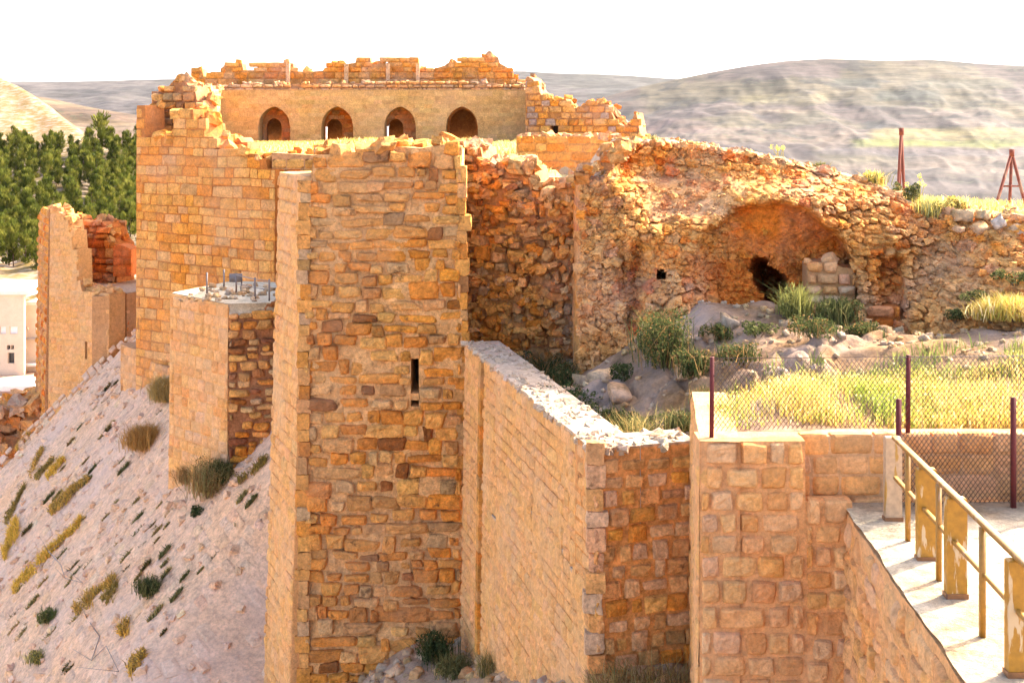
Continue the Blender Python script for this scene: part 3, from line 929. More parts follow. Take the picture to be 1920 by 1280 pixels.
o = MB(); o.box((q[0]-.2, q[1], q[2]-.13), (q[0]+.2, q[1]+.03, q[2]+.13)); o.build('board', M_GREYMETAL, rl)
o = MB(); o.bar((q[0]+.17, q[1]+.05, -5.17), (q[0]+.17, q[1]+.05, q[2]), .04); o.build('post', M_GREYMETAL, rl)

# ------------------------------------------------------------------ keep (tall ashlar front, ruined top)
k0 = (P(256, 300, 48.5)[0], 48.5); k1 = (P(516, 300, 44.)[0], 44.0)
kp_ = thing('castle_keep', 'high orange ashlar castle block with a ruined stepped top', 'castle', (-11, 47, -12))
mb = MB()
fk = prof(k0, k1, [(250, 205), (257, 200), (266, 193), (273, 210), (280, 262), (318, 262), (323, 222), (345, 200), (362, 206), (375, 228), (392, 256), (402, 270), (420, 281), (455, 289), (480, 293), (497, 301), (510, 316), (520, 326)])
wall(mb, k0, k1, stepped(fk, .55, .06, 4), -14, .9, h=(.28, .42), w=(.4, .95), gap=.03, prot=.03, rnd=.16, pill=7, jit=.05, pal=ORANGE, mortar=(.36, .18, .07), md=.012, batter=.004, seed=81, n=5, rag=.04, capstones=4, drop=.012, rows=110, var=.07, ds=.07, mnoise=.035, rough=.02, wave=.02)
mb.build('front_wall', M_ASHLAR, kp_)
mb = MB()
kb0 = (k0[0]+.15, k0[1]+1.3); kb1 = (k0[0]+4.4, k0[1]-1.2)
fb = prof(kb0, kb1, [(250, 215), (262, 185), (275, 178), (285, 165), (300, 152), (322, 148), (345, 150), (352, 160), (362, 172), (372, 188), (380, 205), (400, 262)])
wall(mb, kb0, kb1, stepped(fb, .45, .12, 5), -2.5, .8, h=(.26, .42), w=(.3, .65), gap=.05, prot=.12, rnd=.35, pill=4, jit=.12, rough=.04, chaos=.06, pal=DARKER, mortar=(.36, .20, .10), md=.08, seed=82, n=5, rag=.12, capstones=4, drop=.05, ds=.15, var=.16)
mb.build('ruined_top', M_RUBBLE, kp_)
mb = MB()          # right hand flank, seen edge-on, and the plinth at the foot
wall(mb, (k1[0]+.05, k1[1]+.35), (k1[0]+1.2, k1[1]+5.2), -2.1, -9, .2, h=(.3, .4), w=(.4, .8), pal=PALE, seed=83, rag=.05, capstones=2)
mb.build('flank_wall', M_ASHLAR, kp_)
mb = MB()
b0_ = (P(226, 660, 49.6)[0], 49.6); b1_ = (P(330, 690, 46.6)[0], 46.6)
wall(mb, b0_, b1_, prof(b0_, b1_, [(220, 640), (240, 650), (262, 666), (295, 682), (330, 695)]), -14, 1.5, h=(.25, .35), w=(.3, .6), pal=PALE, mortar=(.52, .33, .2), seed=84, rag=.02, prot=.03, n=3)
mb.build('plinth', M_PALE, kp_)

# ------------------------------------------------------------------ upper court
CZ = -1.36
court = np.array([(-8.3, 44.3), (-4.9, 44.3), (-4.3, 30.6), (1.35, 30.9), (.95, 38), (.45, 45.5), (.9, 47), (3.5, 47), (3.5, 84), (-18.6, 84), (-17.6, 70), (-14, 50)])
cx_ = np.linspace(-19, 4, 116); cy_ = np.linspace(30.5, 84, 180)
XX, YY = np.meshgrid(cx_, cy_)


def in_poly(x, y, poly):
    ins = np.zeros(x.shape, bool); n = len(poly)
    for i in range(n):
        x0, y0 = poly[i]; x1, y1 = poly[(i+1) % n]
        c = ((y0 > y) != (y1 > y)) & (x < (x1-x0)*(y-y0)/(y1-y0+1e-9)+x0)
        ins ^= c
    return ins


mb = MB()
zc = CZ + .10*fbm(XX/2, YY/2, 4, 91)
ins = in_poly((XX[:-1, :-1]+XX[1:, 1:])/2, (YY[:-1, :-1]+YY[1:, 1:])/2, court)
mb.grid(np.stack([XX, YY, zc], -1), lerp((.55, .42, .22), (.40, .34, .12), sm(fbm(XX/3, YY/3, 4, 92), -.15, .15)), keep=ins)
tag(mb.build('castle_court', M_SOIL), kind='structure')
cr_ = thing('court_wall', 'orange retaining wall under the grassy upper court', 'wall', (-6.6, 44.3, -3))
mb = MB()
wall(mb, (-8.3, 44.25), (-4.8, 44.25), prof((-8.3, 44.25), (-4.8, 44.25), [(500, 284), (560, 288), (600, 290)]), -5, .9, h=(.3, .42), w=(.4, .8), pal=RUSTY+ORANGE, seed=95, rag=.03, capstones=3)
mb.build('stone_face', M_ASHLAR, cr_)

# ruined wall between tower and vault
rw = thing('ruined_wall', 'ragged rubble wall sloping down between the tall tower and the vault', 'wall', (.2, 29.5, -6))
r0 = (P(856, 300, 29.2)[0], 29.2); r1 = (P(1112, 340, 28.4)[0], 28.4)
mb = MB()
fr = prof(r0, r1, [(850, 268), (880, 272), (905, 284), (925, 288), (955, 303), (985, 312), (1005, 320), (1012, 345), (1040, 352), (1060, 346), (1075, 336), (1112, 334), (1140, 334)])
wall(mb, r0, r1, stepped(fr, .3, .06, 6), -7, 1.4, h=(.14, .30), w=(.14, .46), gap=.03, prot=.13, rnd=.42, pill=3.2, jit=.16, rough=.05, chaos=.10, zj=.035, mnoise=.16, rows=70, pal=DARKER+ORANGE, mortar=(.50, .29, .14), md=.05, seed=101, n=6, rag=.1, capstones=12, cappal=GREYED+PALE, drop=.10, wave=.06, var=.2, depth=.2, ds=.07)
K = 420
q = rng.uniform(0, 1, K); zz = rng.uniform(-6.5, -1.2, K); okk = zz < fr(q*np.hypot(r1[0]-r0[0], r1[1]-r0[1]))-.1
c = np.stack([r0[0]+q*(r1[0]-r0[0]), r0[1]+q*(r1[1]-r0[1])-.05, zz], 1)[okk]
loose(mb, c, rng.uniform(.04, .12, len(c)), tints(DARKER+ORANGE, len(c), rng, .2), rng, jit=.13)
mb.build('rubble_face', M_RUBBLE, rw)

# far orange wall behind the court
fw = thing('inner_court_wall', 'straight orange wall with a pale coping between the grass slope and the vault', 'wall', (2, 45, -3))
i0 = (P(968, 258, 45)[0], 45.0); i1 = (P(1190, 262, 44)[0], 44.0)
mb = MB()
wall(mb, i0, i1, -.63, -4.5, 1.2, h=(.22, .32), w=(.4, .9), gap=.02, prot=.04, rnd=.3, pill=5, jit=.04, pal=ORANGE, mortar=(.46, .27, .12), seed=111, n=4, rag=.02, capstones=4, cappal=PALE)
mb.build('stone_face', M_ASHLAR, fw)

# ------------------------------------------------------------------ gallery with four pointed arches
GY = 80.0
ga = thing('arched_gallery', 'long orange ashlar gallery with four pointed arches and a ruined parapet', 'gallery', (-8, 82, -1.4))
a0 = (P(414, 268, GY)[0], GY); a1 = (P(1002, 268, GY)[0], GY)
mb = MB()
arch = []
for px in (514, 632, 750, 866):
    c = float(px_to_s(a0, a1, px))
    arch.append((c-1.0, c+1.0, arch_curve(c, 1.0, -.42, 1.26), -.42))
wall(mb, a0, a1, zat(168, GY), -1.7, 1.3, h=(.24, .32), w=(.45, 1.0), gap=.004, prot=.004, rnd=.05, pill=8, jit=.0, var=.06, rough=.0, md=.012, pal=[(.52, .37, .21), (.50, .35, .185), (.53, .38, .225), (.51, .36, .20)], mortar=(.48, .33, .18), arches=arch, seed=121, n=3, rag=.02)
mb.build('arcade_wall', M_ASHLAR, ga)
mb = MB()
ar2 = []
bY = GY+1.5
for i, ac in enumerate(arch):
    c = (ac[0]+ac[1])/2 + (-.28, -.38, -.42, 0)[i]; hw = (.48, .5, .5, .85)[i]
    ar2.append((c-hw, c+hw, arch_curve(c, hw, (-.45, -.5, -.5, -.3)[i], hw*1.15), 0))
wall(mb, (a0[0], bY), (a1[0], bY), zat(168, GY), -1.7, .6, h=(.24, .32), w=(.4, .8), pal=RUSTY, mortar=(.42, .2, .08), arches=ar2, seed=122, n=3, prot=.015)
mb.build('rear_arcade', M_ASHLAR, ga)
mb = MB()
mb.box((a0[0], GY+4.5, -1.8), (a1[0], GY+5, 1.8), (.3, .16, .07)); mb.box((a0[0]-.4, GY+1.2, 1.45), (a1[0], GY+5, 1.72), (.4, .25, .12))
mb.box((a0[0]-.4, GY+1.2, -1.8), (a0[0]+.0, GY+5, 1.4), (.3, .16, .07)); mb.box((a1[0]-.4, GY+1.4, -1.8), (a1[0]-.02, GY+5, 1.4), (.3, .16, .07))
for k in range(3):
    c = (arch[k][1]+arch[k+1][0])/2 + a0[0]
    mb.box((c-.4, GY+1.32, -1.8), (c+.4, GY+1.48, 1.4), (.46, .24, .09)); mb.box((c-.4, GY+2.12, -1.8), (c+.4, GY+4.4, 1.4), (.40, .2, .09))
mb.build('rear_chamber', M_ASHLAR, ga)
mb = MB()          # rubble band over the arcade
p0 = (P(412, 170, 80.25)[0], 80.25); p1 = (P(985, 170, 80.25)[0], 80.25)
wall(mb, p0, p1, prof(p0, p1, [(400, 160), (440, 157), (600, 156), (690, 154), (900, 154), (990, 158)]), zat(172, 80), 2.2, h=(.16, .28), w=(.25, .8), gap=.04, prot=.12, rnd=.35, pill=4, jit=.1, chaos=.04, pal=PALE+GREYED, mortar=(.38, .24, .14), md=.06, seed=123, n=4, rag=.05, capstones=2, drop=.06)
mb.build('rubble_band', M_RUBBLE, ga)
mb = MB()
PY_ = 82.0
q0 = (P(358, 150, PY_)[0], PY_); q1 = (P(1002, 150, PY_)[0], PY_)
pts = [(358, 128), (380, 128), (381, 143), (394, 143), (395, 134), (421, 134), (422, 118), (454, 118), (455, 131), (482, 131), (483, 118), (550, 118), (551, 133), (580, 134), (614, 131), (616, 119), (650, 119), (667, 117), (668, 107), (695, 107), (696, 120), (727, 120), (728, 107), (784, 107), (786, 126), (812, 129), (834, 122), (838, 118), (864, 118), (867, 107), (935, 107), (937, 118), (952, 126), (968, 148), (985, 150), (1002, 156)]
wall(mb, q0, q1, prof(q0, q1, pts), zat(160, 82), 1.3, h=(.28, .44), w=(.4, 1.1), gap=.03, prot=.07, rnd=.22, pill=5, jit=.07, pal=ORANGE, mortar=(.46, .28, .13), md=.03, seed=124, n=4, rag=.03, capstones=.8, drop=.03, ds=.08)
for px in (541, 728, 784, 650):            # dressed door jambs standing out of the parapet
    x = (px-CX)/F*PY_; mb.box((x-.12, PY_-.32, zat(158, PY_)), (x+.12, PY_+.2, zat(120, PY_)), (.62, .45, .3))
mb.build('parapet', M_RUBBLE, ga)
mb = MB()          # tumbled right hand end with the little window
z0_ = (P(985, 200, 78)[0], 78.0); z1_ = (P(1204, 200, 76)[0], 76.0)
fz = prof(z0_, z1_, [(980, 150), (989, 140), (1000, 146), (1006, 165), (1018, 178), (1026, 184), (1034, 186), (1060, 182), (1068, 196), (1080, 200), (1098, 192), (1122, 191), (1140, 193), (1148, 212), (1152, 222), (1164, 232), (1180, 236), (1184, 224), (1192, 205), (1196, 224), (1200, 250), (1208, 262)])
ws = px_to_s(z0_, z1_, [1032, 1046])
wall(mb, z0_, z1_, fz, -2.0, 2.2, h=(.28, .44), w=(.35, .9), gap=.04, prot=.09, rnd=.28, pill=4.5, jit=.1, chaos=.03, pal=ORANGE+[(.44, .33, .27)], mortar=(.38, .22, .11), md=.05, holes=[(ws[0], ws[1], zat(254, 77.5), zat(236, 77.5))], seed=125, n=4, rag=.1, capstones=3, drop=.04, ds=.12)
mb.build('ruined_end', M_RUBBLE, ga)
# short wing on the left, lit by the sun, with two blind arches
wg = thing('castle_wing', 'short sunlit wing wall with two tall narrow arches beside the gallery', 'wall', (-17.6, 74, -1.4))
w0 = (P(352, 250, 66)[0], 66.0); w1 = (P(417, 250, 80)[0], 79.6)
fwg = prof(w0, w1, [(345, 200), (358, 185), (365, 178), (380, 172), (392, 166), (420, 166)])
aw = []
for pa, pb, pyb, pyt in ((365, 376, 219, 197), (392, 405, 268, 196)):
    sa_, sb_ = px_to_s(w0, w1, [pa, pb]); c = (sa_+sb_)/2; hw = (sb_-sa_)/2; Yc = 66+c*.99
    zt_ = zat(pyt, Yc)
    aw.append((sa_, sb_, arch_curve(c, hw, zt_-hw*1.3, hw*1.3), 0))
mb = MB()
wall(mb, w0, w1, fwg, -2.2, 1.0, h=(.28, .38), w=(.4, .8), pal=PALE, mortar=(.55, .4, .28), arches=aw, seed=131, n=3, prot=.03, rag=.05, capstones=2)
mb.build('arched_face', M_ASHLAR, wg)
mb = MB()
A_, B_, L_, T_, N_ = seg(w0, w1)
core(mb, A_-N_[:2]*1.05, B_-N_[:2]*1.05, np.array([0, L_]), np.array([-2.2, -2.2]), np.array([1.2, 1.2]), .3, tint=(.55, .27, .08))
mb.build('niche_back', M_ASHLAR, wg)
for i, (px, pyb, pyt, Y, lb) in enumerate(((612, 268, 238, 76, 'slim white post in front of the second arch from the left'), (727, 262, 237, 74, 'short white post at the foot of the third arch from the left'))):
    x = (px-CX)/F*Y
    o = MB(); o.bar((x, Y, CZ-.1), (x, Y, zat(pyt, Y)-.06), .085); o.bar((x, Y, zat(pyt, Y)-.06), (x, Y, zat(pyt, Y)), .11)
    tag(o.build('marker_post', M_WHITE), lb, 'post')

# ------------------------------------------------------------------ far left tower, its ruined top, rocks, houses
ft_ = thing('far_tower', 'distant pale tower with two slits and a jagged ruined top at the castle end', 'tower', (-20, 57, -12))
u0 = (P(92, 548, 58)[0], 58.0); u1 = (P(205, 548, 56)[0], 56.0); u2 = (P(252, 548, 56.6)[0], 56.6)
ul = (P(74, 548, 61)[0], 61.0)
mb = MB()
fu = prof(u0, u1, [(90, 392), (100, 391), (112, 392), (114, 408), (128, 412), (131, 438), (137, 445), (140, 480), (145, 505), (148, 540), (152, 548), (206, 549)])
sa_ = px_to_s(u0, u1, [160, 164.5]); sb_ = px_to_s(u0, u1, [93.5, 97])
wall(mb, u0, u1, stepped(fu, .3, .05, 7), -17, .9, h=(.26, .36), w=(.3, .6), gap=.022, prot=.034, md=.006, rnd=.2, pill=6, jit=.03, pal=SMOOTH, var=.05, mortar=(.59, .39, .22), seed=141, n=3, rag=.04, batter=.012, zref=-7.7, rows=3,
     holes=[(sa_[0], sa_[1], zat(671, 57), zat(638, 57))], capstones=9, ds=.08)
mb.build('front_face', M_PALE, ft_)
mb = MB()
wall(mb, ul, u0, prof(ul, u0, [(70, 400), (80, 391), (94, 391)]), -17, 1.0, h=(.28, .38), w=(.3, .6), gap=.04, prot=.07, rnd=.4, pal=RUSTY+ORANGE, seed=142, rag=.05, batter=.02, zref=-4, rows=3, n=3)
mb.build('left_face', M_ROUGH, ft_)
mb = MB()
m1 = (P(228, 548, 57.2)[0], 57.2); m2 = (P(238, 548, 56.9)[0], 56.9)
wall(mb, u1, m1, -7.72, -17, .8, h=(.26, .36), w=(.3, .5), pal=RUSTY, prot=.02, gap=.015, seed=143, n=3)
wall(mb, m1, m2, -7.72, -16, .5, h=(.26, .36), w=(.3, .5), pal=PALE, prot=.02, gap=.015, seed=144, n=3)
wall(mb, m2, (u2[0], 57.8), -7.72, -15, .5, h=(.26, .36), w=(.3, .5), pal=RUSTY, prot=.02, gap=.015, seed=145, n=3)
tp = np.array([[u0[0]+.6, u0[1]], [u1[0], u1[1]+.02], [m1[0], m1[1]+.02], [m2[0], m2[1]+.02], [u2[0], 57.9], [u2[0], 62], [u0[0]+.2, 62]]); k = len(tp)
mb.add(np.concatenate([np.c_[tp, np.full(k, -7.69)], np.c_[tp, np.full(k, -8.4)]]), [(i, k+i, k+(i+1) % k, (i+1) % k) for i in range(k)], [(0, i, i+1) for i in range(1, k-1)], (.46, .37, .31))
mb.build('right_flank', M_PALE, ft_)
mb = MB()
n0 = (P(128, 540, 61)[0], 61.0); n1 = (P(214, 540, 60.2)[0], 60.2)
wall(mb, n0, n1, prof(n0, n1, [(125, 402), (133, 405), (136, 420), (146, 418), (150, 430), (158, 418), (168, 412), (190, 413), (200, 425), (203, 445), (211, 452), (214, 456)]), -9, 1.6, h=(.25, .45), w=(.3, .8), gap=.05, prot=.16, rnd=.4, pill=3.4, jit=.15, chaos=.1, rough=.05, mnoise=.3, rows=30, pal=RUSTY+GREYED[3:], mortar=(.36, .17, .07), md=.08, seed=146, n=4, rag=.1, capstones=5, drop=.06, ds=.12)
mb.build('ruined_core', M_RUBBLE, ft_)
mb = MB()
n2 = (n1[0]+.02, 60.0); n3 = (P(246, 540, 60)[0], 60.0)
wall(mb, n2, n3, prof(n2, n3, [(210, 462), (216, 456), (232, 459), (245, 466)]), zat(518, 60), 1.2, h=(.35, .5), w=(.5, .9), prot=.05, rnd=.4, pal=[(.56, .22, .06), (.60, .26, .08), (.5, .19, .06)], mortar=(.5, .2, .06), seed=147, rag=.05)
mb.build('red_stub', M_ROUGH, ft_)

rk = MB()
K = 1700
px = rng.uniform(-60, 82, K); t = rng.uniform(0, 1, K); Yr = 62+rng.normal(0, 1.2, K)
py = np.interp(px, [-60, 0, 40, 82], [790, 768, 752, 742]) + t*150
c = np.stack([(px-CX)/F*Yr, Yr, -(py-HY)/F*Yr], 1)
loose(rk, c, rng.uniform(.15, .5, K), tints(ORANGE+[(.52, .36, .24), (.50, .24, .07)], K, rng), rng, jit=.16)
tag(rk.build('rock_outcrop', M_RUBBLE), 'crumbling rust coloured rock outcrop below the far tower', 'rock')

hs = thing('pale_house', 'cream rendered house with small dark windows below the pine forest', 'house', (P(20, 720, 112)[0], 115, zat(725, 112)))
HYD = 112.0


def hbox(mbx, px0, px1, py0, py1, Y0, Y1, tint):
    mbx.box(((px0-CX)/F*Y0, Y0, -(py1-HY)/F*Y0), ((px1-CX)/F*Y0, Y1, -(py0-HY)/F*Y0), tint)


# front wall pieces round real window openings
def hwall(px0, px1, py0, py1, wins, Y, th, tint):
    xs = sorted({px0, px1, *[w[0] for w in wins], *[w[1] for w in wins]}); ysr = sorted({py0, py1, *[w[2] for w in wins], *[w[3] for w in wins]})
    m = MB()
    for i in range(len(xs)-1):
        for j in range(len(ysr)-1):
            mx, my = (xs[i]+xs[i+1])/2, (ysr[j]+ysr[j+1])/2
            if not any(w[0] < mx < w[1] and w[2] < my < w[3] for w in wins):
                hbox(m, xs[i], xs[i+1], ysr[j], ysr[j+1], Y, Y+th, tint)
    return m


W1 = [(0, 11, 612, 626), (18, 33, 612, 626), (13, 19, 647, 655), (20, 26, 647, 655), (14, 27, 661, 681)]
hwall(-190, 45, 552, 722, W1, HYD, .4, (.60, .46, .32)).build('wall', M_PLAIN, hs, smooth=False)
m = MB(); hbox(m, -190, 44, 556, 722, HYD+7.0, HYD+7.4, (.6, .5, .42)); m.box(((-190-CX)/F*HYD, HYD+.5, zat(560, HYD)), ((43-CX)/F*HYD, HYD+6.9, zat(552, HYD)-.05), (.66, .58, .5))
m.build('roof', M_PLAIN, hs, smooth=False)
m = MB(); hbox(m, -192, 62, 545, 552.5, HYD-.25, HYD+7.4, (.7, .6, .5)); m.build('cornice', M_PLAIN, hs, smooth=False)
W2 = [(50, 53.5, 612, 619), (66, 70, 610, 622), (43.5+2, 50, 714, 719)]
hwall(45.3, 92, 572, 722, W2, HYD+1.6, .4, (.60, .46, .32)).build('wall', M_PLAIN, hs, smooth=False)
m = MB(); hbox(m, 45.3, 92, 566, 571.8, HYD+1.5, HYD+7, (.7, .6, .5)); m.build('roof', M_PLAIN, hs, smooth=False)
m = MB(); hbox(m, 45.5, 80, 634, 637, HYD+1.25, HYD+1.58, (.4, .33, .27)); m.build('ledge', M_PLAIN, hs, smooth=False); m = MB(); hbox(m, 45.5, 80, 683, 687, HYD+.6, HYD+1.58, (.5, .42, .36)); m.build('ledge', M_PLAIN, hs, smooth=False)
for wl, Yw in ((W1, HYD), (W2, HYD+1.6)):
    for w in wl:
        m = MB(); hbox(m, w[0]-.5, w[1]+.5, w[2]-.5, w[3]+.5, Yw+(.2 if w[2] == 612 and Yw == HYD else .39), Yw+(.25 if w[2] == 612 and Yw == HYD else .45), (.1, .1, .1))
        m.build('window', M_WHITE if (w[2] == 612 and Yw == HYD) else M_DARK, hs, smooth=False)
yw = thing('yard_wall', 'cream yard wall with a pale coping in front of the house', 'wall', (P(20, 740, 104)[0], 104, zat(770, 104)))
m = MB(); hbox(m, -220, 84, 733, 800, 104, 105, (.58, .36, .25)); m.build('wall_body', M_PLAIN, yw, smooth=False)
m = MB(); hbox(m, -222, 85, 723, 733.2, 103.8, 106.5, (.72, .63, .54)); m.build('coping', M_PLAIN, yw, smooth=False)
m = MB(); hbox(m, -300, 110, 760, 1000, 100, 121, (.5, .34, .24)); 
tag(m.build('house_terrace', M_SOIL, smooth=False), kind='structure')

# ------------------------------------------------------------------ the vaulted ruin
CREST = np.array([(1080, 345), (1090, 336), (1132, 331), (1141, 300), (1160, 266), (1200, 266), (1250, 268), (1300, 271), (1350, 280), (1400, 286), (1450, 297), (1500, 310), (1560, 322), (1620, 338), (1650, 350), (1690, 372), (1720, 384), (1760, 395), (1850, 400), (1920, 406), (2300, 425)], float)
DEP = tps([(1088, 340, 26.5), (1088, 500, 25.5), (1090, 640, 25), (1165, 264, 27.6), (1300, 270, 27.2), (1420, 288, 26.9), (1560, 322, 26.2), (1700, 375, 25.2), (1800, 398, 24.5), (1920, 405, 24), (2300, 425, 24),
           (1150, 340, 26.2), (1200, 330, 26.8), (1300, 330, 26.6), (1380, 335, 26.2), (1480, 345, 25.5), (1170, 420, 25.5), (1250, 400, 25.7), (1330, 385, 25.5), (1400, 370, 25.1), (1450, 362, 24.9), (1520, 372, 24.8),
           (1600, 410, 24.6), (1680, 450, 24.3), (1200, 520, 25), (1250, 470, 24.9), (1290, 430, 24.9), (1240, 570, 24.3), (1300, 600, 24), (1500, 620, 23.8), (1650, 620, 23.8), (1690, 640, 23.5), (1640, 520, 24.2),
           (1750, 470, 24.2), (1850, 450, 23.8), (1950, 450, 23.3), (1780, 540, 23.3), (1900, 520, 22.6), (2300, 500, 22.5), (1750, 640, 22.8), (1900, 620, 21.8), (2300, 620, 21.5), (1300, 720, 23.8), (1100, 720, 24.8), (1600, 720, 23.5), (1900, 720, 21.5), (2300, 720, 20.5)])
ATOP = np.array([(1252, 610), (1264, 560), (1276, 505), (1295, 460), (1328, 418), (1375, 387), (1430, 371), (1480, 376), (1530, 396), (1568, 428), (1592, 472), (1602, 520), (1606, 640)], float)
vr = thing('vaulted_ruin', 'great rubble mass with a broken vault opening and an alcove painted with orange bounce light', 'ruin', (5, 25, -4.5))
npx, nt = 330, 250
pxs = 1088 + (2260-1088)*np.linspace(0, 1, npx)**1.25
tt_ = np.linspace(0, 1, nt)
PXg, Tg = np.meshgrid(pxs, tt_)
CRg = np.interp(PXg, CREST[:, 0], CREST[:, 1]) + 7*fbm(PXg/9., 0*PXg, 3, 151)
PYg = CRg + (730-CRg)*Tg
PXw = PXg + 14*fbm(PXg/26, PYg/26, 3, 152); PYw = PYg + 14*fbm(PXg/26+7, PYg/26, 3, 153)
Yg = DEP(PXg, PYg)
at_ = np.interp(PXw, ATOP[:, 0], ATOP[:, 1], left=900, right=900)
inside = sm(PYw-at_, 0, 20)*sm(PXw, 1258, 1350)*(1-sm(PXw, 1594, 1606))
roof_k = sm(PYw, 380, 470)
rec = inside*np.interp(PXg, [1280, 1330, 1400, 1500, 1590], [.4, .7, .95, 1.15, 1.25])*(.55+.45*roof_k)
nich = sm(PXw, 1634, 1646)*(1-sm(PXw, 1684, 1694))*sm(PYw, 472, 500)*(1-sm(PYw, 590, 600))*.38
ex, ey = PXw-1450-(PYw-540)*.42, PYw-540
hole = np.clip(1.25-np.sqrt((ex/27)**2+(ey/52)**2), 0, .5)*2
hole2 = sm(PXg, 1232, 1235)*(1-sm(PXg, 1246, 1249))*sm(PYg, 504, 507)*(1-sm(PYg, 521, 524))
low = sm(PXw, 1340, 1350)*(1-sm(PXw, 1470, 1480))*sm(PYw, 575, 580)*(1-sm(PYw, 592, 597))*.4
leftp = np.exp(-((PXw-1190-(PYw-560)*-.1)/14)**2)*sm(PYg, 440, 480)*(1-sm(PYg, 600, 640))*.45     # cleft beside the left pier
cr2 = np.exp(-((PXw-1165)/9)**2)*sm(PYg, 430, 470)*(1-sm(PYg, 540, 570))*.25
Yg = Yg + rec + nich + hole*3.2 + hole2*1.2 + low + leftp + cr2
Xw, Zw = (PXg-CX)/F*Yg, -(PYg-HY)/F*Yg
wx = Xw + .30*fbm(Xw*1.8, Zw*1.8, 4, 154); wz = Zw + .26*fbm(Xw*1.8+5, Zw*1.8, 4, 155)
f1, f2, cid = voro(wx/.25, wz/.185, 156, .85)
g1, g2, cid2 = voro(wx/.15, wz/.12, 157, .9)
smooth_zone = np.clip(sm(PXw, 1190, 1220)*(1-sm(PXw, 1350, 1390))*sm(PYw, 322, 335)*(1-sm(PYw, 392, 415)) + .97*inside*sm(PXw, 1350, 1400)*(1-sm(PYw, 455, 490)), 0, 1)
cob = sm(f2-f1, .02, .30)
amp = .12*(1-.9*smooth_zone)*(.45+.9*sm(fbm(Xw/.9, Zw/.9, 3, 158), -.16, .16))
disp = amp*(cob*(.6+.7*cid)) + .05*sm(g2-g1, .03, .3)*(1-.6*smooth_zone) + .42*fbm(Xw/.9, Zw/.9, 5, 159) + .16*fbm(Xw*3.6, Zw*4.4, 5, 160)*(1-.6*smooth_zone)
Yd = Yg - disp
G = np.stack([(PXg-CX)/F*Yg, Yd, -(PYg-HY)/F*Yg], -1)
pal = np.array(ORANGE+RUSTY+ORANGE)
tv = pal[(cid*len(pal)).astype(int) % len(pal)]
tv = lerp(tv*1.06, (.58, .36, .17), np.clip(sm(f2-f1, .20, .04)*.85 + .75*sm(fbm(Xw/.7+3, Zw/.7, 4, 170), -.02, .14), 0, 1)[..., None][..., 0])
grey = np.clip(sm(PXw, 1190, 1220)*(1-sm(PXw, 1360, 1400))*sm(PYw, 318, 335)*(1-sm(PYw, 395, 420)) + .9*sm(PXg, 1690, 1780)*sm(fbm(Xw/.9, Zw/.9, 4, 161), -.12, .12) + sm(16-(PYg-CRg), 0, 14)*.8 + .5*sm(fbm(Xw/.8+4, Zw/.8, 4, 162), .08, .2), 0, 1)
tv = lerp(tv, np.array((.44, .33, .25))*(.85+.3*cid2[..., None]), grey*.38)
red = np.clip(inside*sm(PXw, 1345, 1420)*(1-sm(PYw, 455, 500)) + nich*1.2, 0, 1)  # bounce light painted into the upper alcove colour; the niche stones are red
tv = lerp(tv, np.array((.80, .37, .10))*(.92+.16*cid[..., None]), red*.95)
tv = lerp(tv, np.array((.66, .29, .08))*(.8+.4*cid[..., None]), inside*sm(PYw, 470, 500)*(1-sm(PXw, 1490, 1520))*.8)  # lower alcove: the bounce glow painted on in a deeper orange
back = []
for dy, dz_ in ((6.5, -5), (6.4, -.25), (4.0, -.1), (2.0, 0.0), (.8, .03), (.25, .03)):
    r = G[0].copy(); r[:, 1] += dy; r[:, 2] += dz_ + (.12*fbm(r[:, 0]*2, r[:, 1]*2, 3, 163) if dz_ > -1 else 0); back.append(r)
G2 = np.concatenate([np.array(back), G], 0)
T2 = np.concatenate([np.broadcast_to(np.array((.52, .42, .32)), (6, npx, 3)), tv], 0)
left = []
for k, dy in enumerate((5.5, 3.5, 2.2, 1.2, .5)):
    c = G2[:, :1].copy(); c[:, :, 1] += dy; c[:, :, 0] += .12*fbm(c[:, :, 2]*2, c[:, :, 1]*2, 3, 164); left.append(c)
G2 = np.concatenate(left+[G2], 1); T2 = np.concatenate([np.repeat(T2[:, :1], 5, 1), T2], 1)
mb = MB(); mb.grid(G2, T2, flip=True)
K = 110
yy_ = rng.uniform(25.5, 31, K); zz_ = np.where(rng.random(K) < .55, rng.uniform(-.75, -.5, K), rng.uniform(-1.6, -.5, K))
loose(mb, np.stack([1.25+.085*(yy_-26)*11.5/2.4*.62+rng.normal(0, .12, K)+.9*sm(zz_, -1.3, -.6), yy_, zz_], 1), rng.uniform(.06, .16, K), tints(ORANGE+GREYED, K, rng), rng)
K = 4200
ii = rng.integers(4, nt-2, K); jj = (npx*rng.uniform(0, 1, K)**1.25*.9).astype(int)
okk = (hole[ii, jj] < .05) & (hole2[ii, jj] < .05) & (rng.random(K) > np.clip(1.3*red[ii, jj], 0, .97))
ii, jj = ii[okk], jj[okk]
loose(mb, G[ii, jj] + np.array([0, .02, 0]), rng.uniform(.02, .06, len(ii))*(1+.9*(rng.random(len(ii)) < .07)), np.clip(tv[ii, jj]*rng.uniform(.75, 1.3, (len(ii), 1)), 0, .8), rng, jit=.16)
K = 500
sp_ = rng.uniform(1090, 2100, K); rr = rng.uniform(0, 1, K)
Yc = DEP(sp_, np.interp(sp_, CREST[:, 0], CREST[:, 1])); zc_ = -(np.interp(sp_, CREST[:, 0], CREST[:, 1])-HY)/F*Yc
c = np.stack([(sp_-CX)/F*Yc, Yc-.25+rr*3, zc_-.02], 1)
loose(mb, c, rng.uniform(.03, .11, K), tints(GREYED+PALE, K, rng), rng)
mb.build('rubble_face', M_RUBBLE, vr)
